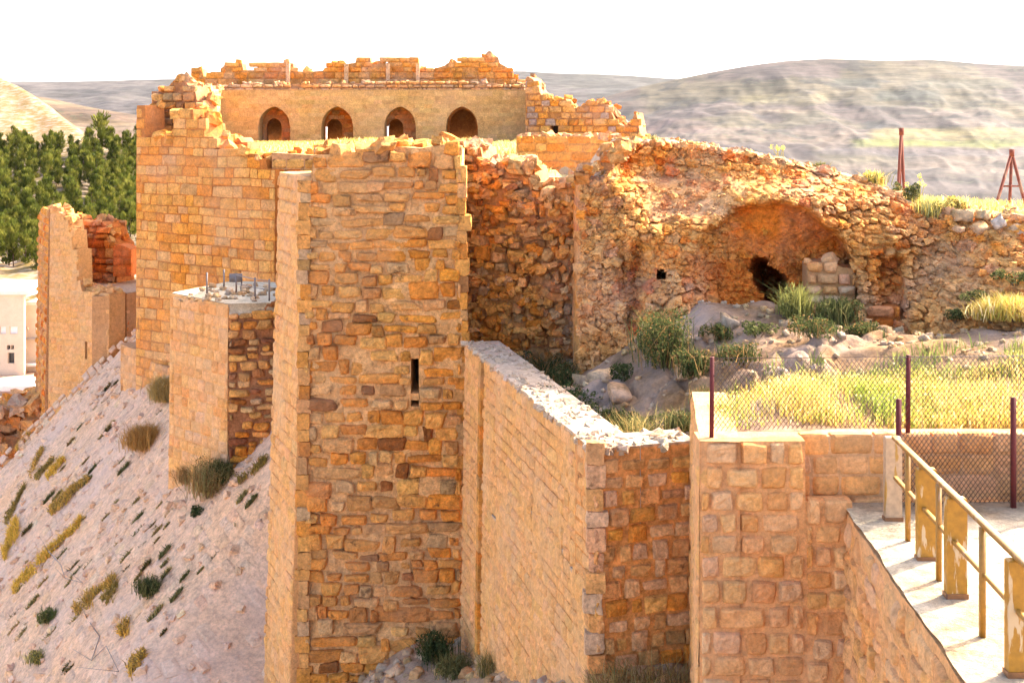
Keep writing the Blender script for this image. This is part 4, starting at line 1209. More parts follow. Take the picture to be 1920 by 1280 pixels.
v0 = (P(1513, 560, 24.35)[0], 24.35); v1 = (P(1604, 560, 24.25)[0], 24.25)
mb = MB()
wall(mb, v0, v1, prof(v0, v1, [(1510, 497), (1530, 491), (1560, 490), (1580, 500), (1606, 503)]), -4.2, .8, h=(.16, .27), w=(.2, .42), gap=.03, prot=.09, rnd=.5, pill=3.2, jit=.1, pal=PALE+[(.56, .42, .30)], mortar=(.40, .26, .15), md=.03, seed=171, n=5, rag=.02, capstones=3)
mb.build('infill_wall', M_PALE, vr)
mb = MB()
v2 = (P(1606, 600, 23.6)[0], 23.6); v3 = (P(1688, 610, 23.5)[0], 23.5)
wall(mb, v2, v3, prof(v2, v3, [(1600, 602), (1620, 590), (1640, 585), (1660, 572), (1690, 570)]), -4.6, .7, h=(.2, .32), w=(.25, .5), gap=.03, prot=.09, rnd=.5, pill=3.2, jit=.1, pal=RUSTY, mortar=(.36, .18, .08), md=.03, seed=172, n=5, rag=.05, capstones=3)
mb.build('pier_footing', M_ROUGH, vr)

# ------------------------------------------------------------------ ground between the walls and in the ditch
ZI = tps([(1.9, 19.8, -5.3), (.9, 22, -5.5), (.3, 24.5, -5.6), (-.3, 28, -5.6), (1.0, 28, -5.4), (1.0, 26, -5.3), (1.4, 25.4, -4.9), (2.0, 24.6, -4.35), (3.4, 23.9, -3.55), (5, 23.5, -3.6), (6.9, 23.3, -3.9), (3.0, 22.2, -4.4), (2.3, 21, -5.1), (2.6, 19.4, -5.0),
          (4.6, 21, -4.05), (6, 20, -3.95), (8, 20, -3.7), (8, 17, -4.02), (5, 17, -4.05), (3, 17, -4.05), (8.6, 22, -3.72), (10, 20, -3.55), (12, 18, -3.7), (10, 24, -4.2), (13, 22, -3.8), (7, 27, -4.4), (4, 28, -4.4), (13, 16.5, -4.0), (3.4, 18.5, -4.08)])
xx = np.linspace(-1.6, 15.5, 300); yy = np.linspace(16.3, 29.4, 240)
XX, YY = np.meshgrid(xx, yy)


def zin(X, Y):
    X = np.asarray(X, float); Y = np.asarray(Y, float)
    wild = sm(Y, 18.6, 20.5)
    a, b, c_ = voro(X/.55, Y/.55, 181, .9)
    return ZI(X, Y) + wild*(.45*fbm(X/1.2, Y/1.2, 4, 182) + .14*sm(b-a, .02, .4)*sm(fbm(X/1.5, Y/1.5, 3, 183), .05, .2) + .12*fbm(X*2, Y*2, 3, 186)) + .05*fbm(X*3, Y*3, 3, 184)


ZZ = zin(XX, YY)
ccx = (XX[:-1, :-1]+XX[1:, 1:])/2; ccy = (YY[:-1, :-1]+YY[1:, 1:])/2
A_, B_, L_, T_, N_ = seg(wA0, wA1)
side = (ccx-A_[0])*N_[0] + (ccy-A_[1])*N_[1]
kp2 = ~((ccx < 2.78) & (ccy < 18.95)) & ~((side > -.45)) & (ccy > 16.4)
a1_, b1_, cidg = voro(XX/.55, YY/.55, 181, .9)
gt = lerp((.22, .145, .095), (.28, .165, .085), sm(fbm(XX/1.4, YY/1.4, 4, 185), -.15, .2))*(.85+.3*cidg[..., None])
gt = lerp(gt, (.24, .20, .13), sm(YY, 24, 26)*(1-sm(XX, 1.0, 1.8))*.7)
mb = MB(); mb.grid(np.stack([XX, YY, ZZ], -1), gt, keep=kp2)
K = 700
rx = rng.uniform(1.2, 13, K); ry = rng.uniform(19.2, 24.5, K)
loose(mb, np.stack([rx, ry, zin(rx, ry)+.005], 1), rng.uniform(.015, .06, K)*(1+1.2*(rng.random(K) < .06)), tints(GREYED, K, rng), rng)
tag(mb.build('inner_ground', M_SOIL), kind='structure')

ZD = tps([(1.2, 18.2, -8.05), (2.3, 18.4, -8.1), (2.3, 16, -8.5), (4, 16, -8.5), (-.3, 24.3, -10.35), (-1.4, 27, -11.2), (-2.2, 26.8, -11.2), (-5, 27, -13.5), (-3, 22, -12.2), (-1, 19, -10.3), (0, 15, -10), (4, 12, -9.5), (-6, 14, -13), (4, 8, -10), (.6, 21, -9.2)])
XX, YY = np.meshgrid(np.linspace(-7, 6, 150), np.linspace(5, 28.5, 190))


def zditch(X, Y):
    X = np.asarray(X, float); Y = np.asarray(Y, float)
    return ZD(X, Y) + .3*fbm(X/1.1, Y/1.1, 4, 191) + .08*fbm(X*3, Y*3, 3, 192)


mb = MB(); mb.grid(np.stack([XX, YY, zditch(XX, YY)], -1), lerp((.40, .28, .20), (.44, .29, .17), sm(fbm(XX, YY, 4, 193), -.15, .15)))
K = 900
rx = rng.uniform(-4.5, 2.5, K); ry = rng.uniform(17, 27.3, K)
loose(mb, np.stack([rx, ry, zditch(rx, ry)], 1), rng.uniform(.03, .13, K), tints(GREYED+PALE, K, rng), rng)
tag(mb.build('ditch_ground', M_SOIL), kind='structure')

# ------------------------------------------------------------------ boulders that can be told apart
def boulder(px, py, Y, r, lb, pal=PALE, group=None, sc=None):
    m = MB(); c = P(px, py, Y)
    loose(m, [c], [r], tints(pal, 1, rng, .06), rng, jit=.09)
    o = m.build('boulder', M_SOIL, loc=c)
    tag(o, lb, 'boulder', group)


GB = 'boulders on the ruin crest'
boulder(1803, 405, 24.3, .17, 'largest tan boulder on the crest, just right of the pale green bush', GREYED, GB)
boulder(1838, 428, 24.0, .11, 'small pale boulder midway down between the two crest boulders', PALE, GB)
boulder(1873, 420, 23.9, .14, 'roundest and palest boulder near the right end of the crest', [(.62, .5, .4)], GB)
boulder(1842, 404, 24.2, .11, 'grey boulder on the crest between the tan and the palest boulders', GREYED, GB)
boulder(1912, 440, 23.7, .18, 'boulder at the right edge of the picture below the crest', PALE, GB)
boulder(1798, 430, 24.0, .08, 'smallest white stone below the largest crest boulder', PALE, GB)
GC = 'boulders in the hollow'
for px, py, Y, r, lb in ((1092, 668, 23.9, .17, 'upright grey boulder in the hollow against the ruin pier'), (1128, 676, 23.5, .17, 'pale boulder in the hollow just right of the upright grey one'),
                         (1060, 702, 23.6, .26, 'wide low boulder at the dark left end of the hollow behind the wall cap'), (1160, 725, 22.2, .18, 'sharp grey boulder beside the dark shrub in the hollow'), (1215, 655, 23.7, .22, 'tall tan boulder under the large shrub on the bank'),
                         (1330, 655, 22.9, .13, 'broad orange boulder on the bank below the grey path'), (1365, 630, 23.2, .14, 'small boulder on the bank nearest the grey path'), (1290, 700, 22.0, .16, 'grey boulder on the slope right of the large shrub')):
    X_, Z_ = P(px, py, Y)[[0, 2]]
    zz = float(zin(X_, Y)); pyy = HY-(zz+r*.25)/Y*F
    boulder(px, pyy, Y, r, lb, GREYED+PALE, GC)

# ------------------------------------------------------------------ yellow railing
ra = thing('yellow_railing', 'weathered yellow railing with thin bars and wide flaking posts along the walkway', 'railing', (4.5, 13, WZ))
RX = lambda Y: np.interp(Y, [4, 10.9, 15.4], [4.10, 4.365, 4.585])
mb = MB(); pa = (RX(4.5), 4.5, -3.8); pb = (RX(15.35), 15.35, -3.8)
mb.bar(pa, pb, .062, .042); mb.build('top_rail', M_YELLOWBAR, ra)
mb = MB(); mb.bar((RX(4.5), 4.5, -4.27), (RX(15.3), 15.3, -4.27), .042, .038); mb.build('mid_rail', M_YELLOWBAR, ra)
for Y in (14.72, 13.47, 12.03, 10.2, 8.6, 7.0):
    mb = MB(); mb.bar((RX(Y), Y, WZ-.03), (RX(Y), Y, -3.826), .05, .05, up=(0, 1, 0)); mb.build('bar_post', M_YELLOWBAR, ra)
for i, Y in enumerate((15.42, 14.02, 12.93, 11.09, 9.2, 7.4)):
    mb = MB(); x = RX(Y)+(.02 if i else .0)+.03; w = .205 if i else .2
    x0, x1 = x-w/2, x+w/2; y0, y1 = Y+.045, Y+.15; tz = -3.835
    b = .012
    ring = lambda z, e: [(x0+e, y0+e, z), (x1-e, y0+e, z), (x1-e, y1-e, z), (x0+e, y1-e, z)]
    V = ring(WZ-.02, 0)+ring(tz-b, 0)+ring(tz, b)
    mb.add(V, [(a, (a+1) % 4, 4+(a+1) % 4, 4+a) for a in range(4)]+[(4+a, 4+(a+1) % 4, 8+(a+1) % 4, 8+a) for a in range(4)]+[(8, 9, 10, 11)])
    o = mb.build('wide_post', M_BEIGE if i == 0 else M_YELLOW, ra, smooth=False)
    if i == 0: o['label'] = 'wide post with mostly faded beige paint'
    mb = MB(); mb.box((x0-.012, y0-.012, WZ-.03), (x1+.012, y1+.012, WZ+.05)); mb.build('foot', M_RUSTFOOT, o, smooth=False)


# ------------------------------------------------------------------ wire fences
def mesh_wires(mb, a, b, ztop_f, zbot_f, step=.06, r=.0030, sag=.02):
    """two sets of diagonal wires between points a and b (plan)"""
    a = np.array(a, float); b = np.array(b, float); L = np.linalg.norm(b-a); t = (b-a)/L; n = np.array([t[1], -t[0]])
    for sg in (1, -1):
        k = -3.0
        while k < L+3.0:
            # wire: u = k + sg*(z - z0)*0.75
            us = []
            for u in np.linspace(0, L, int(L/.03)):
                z = zbot_f(0) + (u-k)*sg/.75
                if zbot_f(u) <= z <= ztop_f(u): us.append((u, z))
            if len(us) > 3:
                p = [us[0], us[len(us)//2], us[-1]]
                pts = [(*(a+t*u+n*(.006*sg+sag*math.sin(3*u+z))), z) for u, z in p]
                for q0, q1 in zip(pts[:-1], pts[1:]):
                    mb.bar(q0, q1, r*2)
            k += step


fA = thing('wire_fence', 'chain link fence with thin dark red posts along the grassy terrace edge', 'fence', (4, 16.4, TZ))
for px, Y in ((1334, 16.2), (1702, 16.35), (2075, 16.4)):
    x = (px-CX)/F*Y; mb = MB(); ztp = TZ+1.0
    mb.bar((x, Y, TZ-.05), (x+.008, Y, ztp), .05, .045, up=(0, 1, 0)); mb.build('post', M_RED, fA)
mb = MB()
xa, xb = (1334-CX)/F*16.2, (2075-CX)/F*16.4
mesh_wires(mb, (xa, 16.23), (xb, 16.42), lambda u: TZ+.99-.03*math.sin(u*1.3), lambda u: TZ+.06)
mb.bar((xa, 16.23, TZ+.98), (xb, 16.42, TZ+.98), .007)
mb.build('wire_mesh', M_WIRE, fA)
fB = thing('wire_fence', 'chain link fence with bright red posts standing on the walkway by the railing', 'fence', (5.5, 15.9, WZ))
xs2 = []
for px, Y, pt_ in ((1685, 15.9, 748), (1900, 16.0, 745), (2110, 16.05, 745)):
    x = (px-CX)/F*Y; xs2.append((x, Y)); mb = MB(); mb.bar((x, Y, WZ-.05), (x, Y, zat(pt_, Y)), .058, .05, up=(0, 1, 0)); mb.build('post', M_RED, fB)
mb = MB()
mesh_wires(mb, (xs2[0][0], 15.93), (xs2[-1][0], 16.08), lambda u: WZ+.98, lambda u: WZ+.05)
mb.build('wire_mesh', M_WIRE, fB)

# ------------------------------------------------------------------ rusty masts on the crest
for px, pyt, spread, lb, gap_ in ((1688, 246, 15, 'slim rust red lattice mast behind the crest shrubs', .42), (1893, 286, 26, 'open legged rusty tripod at the right edge of the picture', .9)):
    Y = 40.0; top = P(px+(2 if px < 1800 else 4), pyt, Y); base = P(px, 400, Y); zb_ = -5.22
    ms = thing('rusty_mast' if px < 1800 else 'rusty_tripod', lb, 'mast' if px < 1800 else 'tripod', (base[0], Y, zb_))
    w = spread/F*Y*(1.0 if px < 1800 else 1.9); w *= 1.75 if px > 1800 else 1.3; feet = [(-w*.85, -.1), (w*.8, .0), (w*.05, .45)]
    for dx, dy in feet:
        mb = MB(); mb.bar((base[0]+dx, Y+dy, zb_), (top[0], top[1], top[2]), .075 if px < 1800 else .075); mb.build('leg', M_MAST, ms)
    for f_ in (.35, .55, .75):
        mb = MB()
        q = [np.array((base[0]+dx, Y+dy, zb_))*(1-f_)+np.array(top)*f_ for dx, dy in feet]
        for i in range(3): mb.bar(q[i], q[(i+1) % 3], .05)
        mb.build('cross_brace', M_MAST, ms)
    mb = MB(); mb.bar(top-np.array((0, 0, .12)), top+np.array((0, 0, .10)), .12); mb.build('cap', M_MAST, ms)
tag(stuff_of(MB.build.__get__((lambda m: (m.grid(np.stack(np.meshgrid(np.linspace(4, 22, 30), np.linspace(31, 44, 30)) + [np.full((30, 30), -5.2)], -1), (.5, .42, .3)), m)[1])(MB()))('plateau_ground', M_SOIL)), kind='structure')

# ------------------------------------------------------------------ plants
def blades(mb, base, h, w, cols, rng, lean=.35, curl=.3):
    K = len(base); base = np.asarray(base, float)
    az = rng.uniform(0, 6.283, K); hh = rng.uniform(.55, 1.15, K)*h; ln = np.abs(rng.normal(0, lean, K))*hh
    d = np.stack([np.cos(az), np.sin(az), 0*az], 1)
    az2 = rng.uniform(0, 6.283, K); sd_ = np.stack([np.cos(az2), np.sin(az2), 0*az], 1)*(np.asarray(w)*rng.uniform(.6, 1.3, K))[:, None]
    up = np.array([0, 0, 1.])
    m = base + d*ln[:, None]*.4 + up*hh[:, None]*.58
    tp = base + d*(ln*(1+curl))[:, None] + up*hh[:, None]
    V = np.stack([base-sd_/2, base+sd_/2, m+sd_*.42, m-sd_*.42, tp], 1)
    c = np.array(cols)[rng.integers(0, len(cols), K)]*(1+rng.normal(0, .12, (K, 1)))
    i = np.arange(K)*5
    mb.add(V.reshape(-1, 3), np.stack([i, i+1, i+2, i+3], 1), np.stack([i+3, i+2, i+4], 1), np.repeat(np.clip(c, .01, .9)[:, None], 5, 1).reshape(-1, 3))


def leaves(mb, c, size, cols, rng, asp=.55):
    K = len(c)
    a = rng.normal(0, 1, (K, 3)); a /= np.linalg.norm(a, axis=1, keepdims=True)
    b = rng.normal(0, 1, (K, 3)); b -= a*(a*b).sum(1, keepdims=True); b /= np.linalg.norm(b, axis=1, keepdims=True)
    s = (np.asarray(size)*rng.uniform(.6, 1.4, K))[:, None]
    V = np.stack([c-a*s, c-b*s*asp, c+a*s, c+b*s*asp], 1)
    col = np.array(cols)[rng.integers(0, len(cols), K)]*(1+rng.normal(0, .15, (K, 1)))
    i = np.arange(K)*4
    mb.add(V.reshape(-1, 3), np.stack([i, i+1, i+2, i+3], 1), None, np.repeat(np.clip(col, .008, .9)[:, None], 4, 1).reshape(-1, 3))


def blob(rng, K, c, r, shell=.75):
    d = rng.normal(0, 1, (K, 3)); d /= np.linalg.norm(d, axis=1, keepdims=True)
    rad = (rng.uniform(0, 1, K)**(1/3.))*(1-shell)+shell*rng.uniform(.75, 1.05, K)
    return np.asarray(c) + d*rad[:, None]*np.asarray(r)


G_GREEN = [(.10, .13, .035), (.14, .16, .04), (.08, .10, .03), (.18, .18, .05)]
G_DARK = [(.055, .075, .025), (.075, .09, .03), (.10, .11, .04), (.045, .06, .02)]
G_OLIVE = [(.20, .19, .07), (.15, .15, .05), (.25, .21, .08), (.12, .12, .045)]
G_DRY = [(.46, .33, .11), (.52, .38, .14), (.38, .26, .08), (.56, .45, .20)]
G_BROWN = [(.34, .19, .07), (.28, .16, .06), (.40, .25, .10), (.22, .13, .05)]
G_YELLOW = [(.66, .49, .12), (.60, .47, .11), (.70, .50, .18), (.42, .40, .07), (.70, .56, .28), (.66, .42, .11)]


def bush(name, base, r, h, cols, rng, n=500, leaf=.035, lumps=6, stems=True, lab=None, cat='shrub', group=None, spiky=0.0):
    base = np.array(base, float); m = MB()
    for k in range(lumps):
        o = np.array([rng.normal(0, r*.42), rng.normal(0, r*.42), h*rng.uniform(.3, .75)])
        rr = np.array([r, r, h])*rng.uniform(.28, .5)
        leaves(m, blob(rng, n//lumps, base+o, rr, .5), leaf, cols, rng)
        if stems:
            m.tube([base+np.array([o[0]*.15, o[1]*.15, -.05]), base+o*.55, base+o], .012*r/.4, .004, 4, (.22, .15, .09))
    if spiky:
        K = int(n*spiky)
        q = base + np.stack([rng.normal(0, r*.4, K), rng.normal(0, r*.4, K), rng.uniform(0, h*.35, K)], 1)
        blades(m, q, h*.85, .012+leaf*.2, cols, rng, .45)
    ob = m.build(name, M_LEAF, smooth=False, loc=base)
    tag(ob, lab, cat, group)
    return ob


def tuft(base, r, h, cols, rng, n=160, w=.012, lab=None, cat='grass tuft', group=None, name='grass_tuft', nrm=None):
    base = np.array(base, float); m = MB()
    a = rng.uniform(0, 6.283, n); rad = r*np.sqrt(rng.uniform(0, 1, n))*.75
    q = np.stack([np.cos(a)*rad, np.sin(a)*rad, 0*a], 1)
    if nrm is not None:
        q = np.outer(q[:, 0]*1.9, GU) + np.outer(q[:, 1]*.45, GT); h = h*.75
    blades(m, base+q-np.array([0, 0, .02]), h, w, cols, rng, .5)
    ob = m.build(name, M_GRASS, smooth=False, loc=base)
    return tag(ob, lab, cat, group)


R_ = np.random.default_rng(77)
# terrace grass
m = MB()
K = 15000
gx_ = R_.uniform(2.75, 8.9, K); gy_ = 16.75 + 2.6*R_.uniform(0, 1, K)**1.2
ok = R_.random(K) < .15+1.1*sm(vnoise(gx_*1.5, gy_*1.8, 5), .2, .7)
gx_, gy_ = gx_[ok], gy_[ok]
hmod = .10+.26*vnoise(gx_*.9+3, gy_*.9, 6)+.04*sm(gy_, 16.8, 18.5)
gsel = vnoise(gx_*.8, gy_*.8+4, 8)
B0 = np.stack([gx_, gy_, zin(gx_, gy_)-.02], 1)
for lo, hi, cl in ((0, .42, G_YELLOW), (.42, .62, G_YELLOW+[(.30, .36, .06), (.24, .32, .05)]), (.62, 1.1, [(.30, .36, .06), (.24, .32, .05), (.42, .42, .09), (.36, .40, .08)])):
    q = (gsel >= lo) & (gsel < hi)
    blades(m, B0[q], hmod[q], .014, cl, R_, .3)
q = R_.random(len(B0)) < .5
leaves(m, B0[q]+np.stack([R_.normal(0, .05, q.sum()), R_.normal(0, .05, q.sum()), hmod[q]*R_.uniform(.5, 1.05, q.sum())], 1), .016, G_YELLOW+[(.64, .58, .30)], R_, .6)
tag(stuff_of(m.build('terrace_grass', M_GRASS, smooth=False)))
m = MB()
# green growth behind the fence and along the bank
K = 2600
gx_ = R_.uniform(3, 10.5, K); gy_ = R_.uniform(18.9, 20.8, K)
ok = vnoise(gx_*1.1, gy_*1.5, 15) > .5
blades(m, np.stack([gx_[ok], gy_[ok], zin(gx_[ok], gy_[ok])-.02], 1), .30, .018, [(.13, .17, .04), (.20, .22, .06), (.09, .12, .03), (.3, .28, .08)], R_, .5)
tag(stuff_of(m.build('bank_grass', M_GRASS, smooth=False)))
# court grass
m = MB()
K = 26000
gx_ = R_.uniform(-17, 1.4, K); gy_ = 31 + 48*R_.uniform(0, 1, K)**.8
ok = in_poly(gx_, gy_, np.array([(-8.0, 44.6), (-5.2, 44.6), (-4.2, 31), (1.2, 31.2), (.8, 38), (.3, 45), (.6, 78.6), (-17.3, 78.6), (-14, 51)])) & (vnoise(gx_/1.5, gy_/2.5, 25) > .28)
gx_, gy_ = gx_[ok], gy_[ok]
hm = .16+.30*sm(vnoise(gx_/2.2+2, gy_/3, 26), .35, .8)*sm(gx_, -12, -9)
blades(m, np.stack([gx_, gy_, np.full(len(gx_), CZ-.02)], 1), hm, .03+.0006*gy_, G_YELLOW+G_DRY, R_, .45)
tag(stuff_of(m.build('court_grass', M_GRASS, smooth=False)))
# crest grass
m = MB()
K = 5200
sp_ = R_.uniform(1630, 2150, K); back_ = R_.uniform(-.1, 4.5, K)
cpy = np.interp(sp_, CREST[:, 0], CREST[:, 1]); Yc = DEP(sp_, cpy)
ok = (vnoise(sp_/22., back_*1.4, 35) > .42) & (R_.random(K) < .25+.75*sm(sp_, 1660, 1740))
b_ = np.stack([(sp_-CX)/F*Yc, Yc+back_, -(cpy-HY)/F*Yc-.06], 1)[ok]
blades(m, b_, .20, .02, G_YELLOW+[(.30, .32, .07), (.2, .24, .05)], R_, .5)
tag(stuff_of(m.build('crest_grass', M_GRASS, smooth=False)))


def crestp(px, back_=.3, lift=-.04):
    cpy = float(np.interp(px, CREST[:, 0], CREST[:, 1])); Y = float(DEP(np.array(px), np.array(cpy)))
    q = P(px, cpy, Y); q[1] += back_; q[2] += lift
    return q


bush('shrub', crestp(1705), .30, .45, G_OLIVE+G_DARK, R_, 900, .026, 7, lab='round dark olive shrub on the crest in front of the rust red mast')
bush('shrub', crestp(1650), .28, .34, G_OLIVE+G_YELLOW, R_, 600, .026, 6, lab='low yellow green shrub on the crest left of the dark olive one', spiky=.3)
bush('shrub', crestp(1742, -.12, -.2), .38, .36, G_OLIVE+G_YELLOW[:3]+[(.34, .36, .16)], R_, 900, .026, 7, lab='feathery pale green bush spilling over the crest beside the boulders', spiky=.5)
bush('shrub', crestp(1546), .20, .20, G_OLIVE, R_, 300, .022, 4, lab='small olive bush alone on the crest above the vault', spiky=.4)
bush('shrub', crestp(1228), .11, .18, G_OLIVE+G_DRY, R_, 160, .018, 3, lab='tiny spiky bush on the far left of the vault crest', spiky=.6)
bush('shrub', crestp(1805), .24, .30, G_OLIVE+G_YELLOW, R_, 500, .024, 5, lab='mid green bush on the crest behind the tan boulder', spiky=.3)
for px, h, lb in ((1470, .40, 'tall thin yellow flower stalk above the middle of the vault crest'), (1732, .62, 'tall yellow flower stalk on the crest right of the dark olive shrub')):
    q = crestp(px); m = MB()
    for k in range(5):
        e = q + np.array([R_.normal(0, .10), R_.normal(0, .08), h*R_.uniform(.65, 1.0)])
        m.tube([q, (q+e)/2+np.array([R_.normal(0, .02), 0, 0]), e], .007, .004, 4, (.45, .40, .10))
        leaves(m, blob(R_, 26, e, (.05, .05, .05)), .014, [(.65, .52, .05), (.6, .5, .12)], R_)
    tag(m.build('flower_stalk', M_GRASS, smooth=False, loc=q), lb, 'flower')


def ing(px, py, Y, lift=-.03):
    """spot on the inner ground seen in column px at distance Y"""
    x = (px-CX)/F*Y
    return np.array([x, Y, float(zin(x, Y))+lift])


bush('shrub', ing(1245, 700, 22.6), .55, 1.0, G_OLIVE[1:2]+G_DARK+G_BROWN[1:2], R_, 4200, .022, 16, lab='largest shrub on the bank, dark green above with brown stems hanging below', spiky=.06)
bush('shrub', ing(1220, 640, 23.4, -.1), .36, .55, G_DARK+G_OLIVE, R_, 1200, .024, 7, lab='dark green shrub at the edge of the grey path above the largest shrub', spiky=.05)
bush('shrub', ing(1095, 730, 22.4), .55, .5, G_DARK+[(.05, .08, .03)], R_, 1500, .026, 7, lab='very dark green shrub low in the hollow by the wall cap')
bush('shrub', ing(1165, 700, 22.8), .26, .40, G_DARK, R_, 700, .024, 5, lab='narrow dark shrub between the boulders of the hollow')
bush('shrub', ing(1030, 650, 26.0), .60, .70, G_DARK+G_BROWN[:2], R_, 1700, .028, 8, lab='brownish dark shrub in the shady corner under the ruined wall', spiky=.3)
bush('shrub', ing(975, 640, 27.2), .45, .55, G_DARK+G_BROWN[1:], R_, 1000, .028, 6, lab='shaded brown shrub where the wall cap meets the tall tower', spiky=.3)
bush('shrub', ing(1200, 800, 20.2), .34, .62, G_OLIVE+G_DRY[:2], R_, 900, .018, 9, lab='thin pale green weed with many upright stalks behind the wall end', spiky=.5)
bush('shrub', ing(1275, 800, 20.3), .34, .42, G_OLIVE+G_DARK+G_BROWN[:1], R_, 900, .02, 6, lab='low green weed in the corner behind the terrace side wall', spiky=.5)
bush('shrub', ing(1495, 640, 23.3), .34, .62, [(.36, .33, .09), (.28, .27, .08), (.20, .20, .06)], R_, 1400, .022, 8, lab='light yellow green shrub in front of the dark hole in the vault', spiky=.3)
bush('shrub', ing(1565, 640, 23.2), .40, .52, G_OLIVE+G_DARK, R_, 1500, .022, 8, lab='dark olive shrub in front of the pale infill wall', spiky=.4)
bush('shrub', ing(1420, 660, 22.6), .40, .24, G_DARK+G_OLIVE[:2], R_, 900, .022, 6, lab='flat dark green shrub on the bank left of the light yellow green one')
bush('shrub', ing(1320, 740, 20.9), .26, .34, G_OLIVE+G_BROWN, R_, 600, .02, 5, lab='brown green weed at the foot of the bank beside the first fence post', spiky=.5)
for px, py, Y, r, h, lb in ((1140, 0, 21.6, .42, .42, 'dark shrub in the hollow close behind the sunny end of the wall cap'), (1180, 0, 21.0, .36, .36, 'small blackish shrub behind the thin pale weed'), (1060, 0, 24.6, .5, .45, 'dark brown shrub in the deepest part of the hollow'),
                            (1300, 0, 21.8, .36, .5, 'olive brown shrub between the bank and the first fence post'), (1385, 0, 21.6, .45, .4, 'dark brown shrub behind the fence left of the bank middle'), (1530, 0, 21.9, .5, .34, 'wide dark shrub behind the fence below the vault'), (1620, 0, 22.3, .45, .3, 'dark shrub behind the fence below the red niche'),
                            (1345, 0, 22.9, .3, .3, 'small dark shrub on the rim of the grey path')):
    bush('shrub', ing(px, 0, Y), r, h, G_DARK+G_BROWN[1:2]+G_OLIVE[1:2], R_, 1300, .022, 8, lab=lb, spiky=.1)
# right slope
def slope(px, py):
    Y = float(DEP(np.array(float(px)), np.array(float(py)))); return P(px, py, Y-.18)
bush('shrub', slope(1900, 598), .50, .38, G_YELLOW+[(.6, .45, .1)], R_, 1600, .02, 7, lab='bright golden bush on the slope at the right edge', spiky=1.2)
bush('shrub', slope(1855, 600), .34, .30, G_DRY+G_YELLOW, R_, 900, .02, 5, lab='golden dry bush just left of the brightest bush on the right slope', spiky=1.2)
bush('shrub', slope(1790, 600), .34, .24, G_DARK+G_OLIVE, R_, 800, .022, 5, lab='dark green low shrub left of the golden bushes on the right slope')
bush('shrub', slope(1835, 565), .30, .18, G_DARK+G_OLIVE, R_, 600, .022, 5, lab='dark flat shrub above the golden bushes on the right slope')
bush('shrub', slope(1905, 530), .34, .25, G_OLIVE+G_DARK, R_, 700, .022, 5, lab='olive shrub at the right edge above the golden bushes')
bush('shrub', slope(1890, 645), .16, .14, G_DARK, R_, 260, .02, 3, lab='tiny grey green plant on bare soil below the golden bushes')
bush('shrub', slope(1775, 655), .14, .14, G_DARK, R_, 220, .02, 3, lab='tiny dark plant on bare soil left of the grey green one')
# ditch plants
def dit(px, Y, lift=-.03):
    x = (px-CX)/F*Y; return np.array([x, Y, float(zditch(x, Y))+lift])
bush('shrub', dit(820, 26.2), .42, .62, G_DARK, R_, 1300, .03, 6, lab='blackish green shrub at the foot of the tall tower front', spiky=.2)
bush('shrub', dit(850, 25.4), .40, .40, G_OLIVE, R_, 900, .026, 5, lab='olive weed in the ditch below the blackish shrub', spiky=.5)
tuft(dit(915, 24.2), .30, .45, G_OLIVE+G_DRY, R_, 260, .014, 'olive grass tuft at the foot of the curtain wall pilaster')
m = MB(); K = 1500
bx = R_.uniform(1.0, 2.5, K); by = R_.uniform(17.0, 18.2, K)
blades(m, np.stack([bx, by, zditch(bx, by)-.02], 1), .42, .014, G_BROWN+G_DRY+G_OLIVE[:1], R_, .55)
tag(stuff_of(m.build('ditch_grass', M_GRASS, smooth=False)))

# plants on the glacis
def gpl(px, py): return on_glacis(px, py, -.02)
bush('shrub', gpl(268, 842), .62, .75, [(.50, .28, .08), (.44, .24, .07), (.38, .20, .06)], R_, 1500, .028, 9, lab='round rust brown dry bush alone on the glacis left of the lower tower', spiky=1.5)
bush('shrub', gpl(310, 752), .55, .80, [(.48, .32, .10), (.42, .26, .08), (.40, .30, .12)], R_, 1400, .03, 8, lab='brown dry bush against the left foot of the lower tower', spiky=1.5)
bush('shrub', gpl(388, 930), .62, .95, [(.34, .27, .09), (.26, .22, .08)]+G_BROWN+[(.42, .30, .11)], R_, 2600, .028, 12, lab='biggest glacis bush, brown and green under the lower tower corner', spiky=.25)
bush('shrub', gpl(415, 905), .40, .60, G_DARK+G_OLIVE, R_, 1000, .03, 6, lab='dark green bush on the right flank of the biggest glacis bush', spiky=.6)
bush('shrub', gpl(350, 905), .35, .50, G_BROWN, R_, 500, .03, 5, lab='small brown bush on the left flank of the biggest glacis bush', spiky=1)
bush('shrub', gpl(362, 968), .30, .30, G_DARK, R_, 600, .03, 4, lab='dark green bush below the biggest glacis bush')
bush('shrub', gpl(278, 1115), .34, .46, G_DARK+G_OLIVE, R_, 1000, .024, 7, lab='single rounded green bush in the middle of the bare lower glacis', spiky=.8)
bush('shrub', gpl(372, 1128), .28, .32, G_OLIVE+G_DRY[:2], R_, 600, .024, 5, lab='green and yellow bush right of the rounded green bush on the glacis', spiky=.8)
bush('shrub', gpl(92, 1165), .36, .36, G_OLIVE+G_GREEN, R_, 700, .026, 5, lab='green bush on the lower left glacis below the yellow strip', spiky=.6)
bush('shrub', gpl(70, 1240), .36, .30, G_OLIVE+G_YELLOW[:2], R_, 600, .026, 5, lab='yellowish green bush at the lowest left of the glacis', spiky=.8)
# streaks of growth running up the joints
mats_ = [G_OLIVE+[(.42, .32, .06), (.42, .30, .06), (.50, .37, .08), (.46, .32, .09)], G_OLIVE+G_GREEN+[(.34, .27, .07)], [(.50, .38, .06), (.44, .33, .05), (.54, .40, .10), (.30, .26, .06)]]


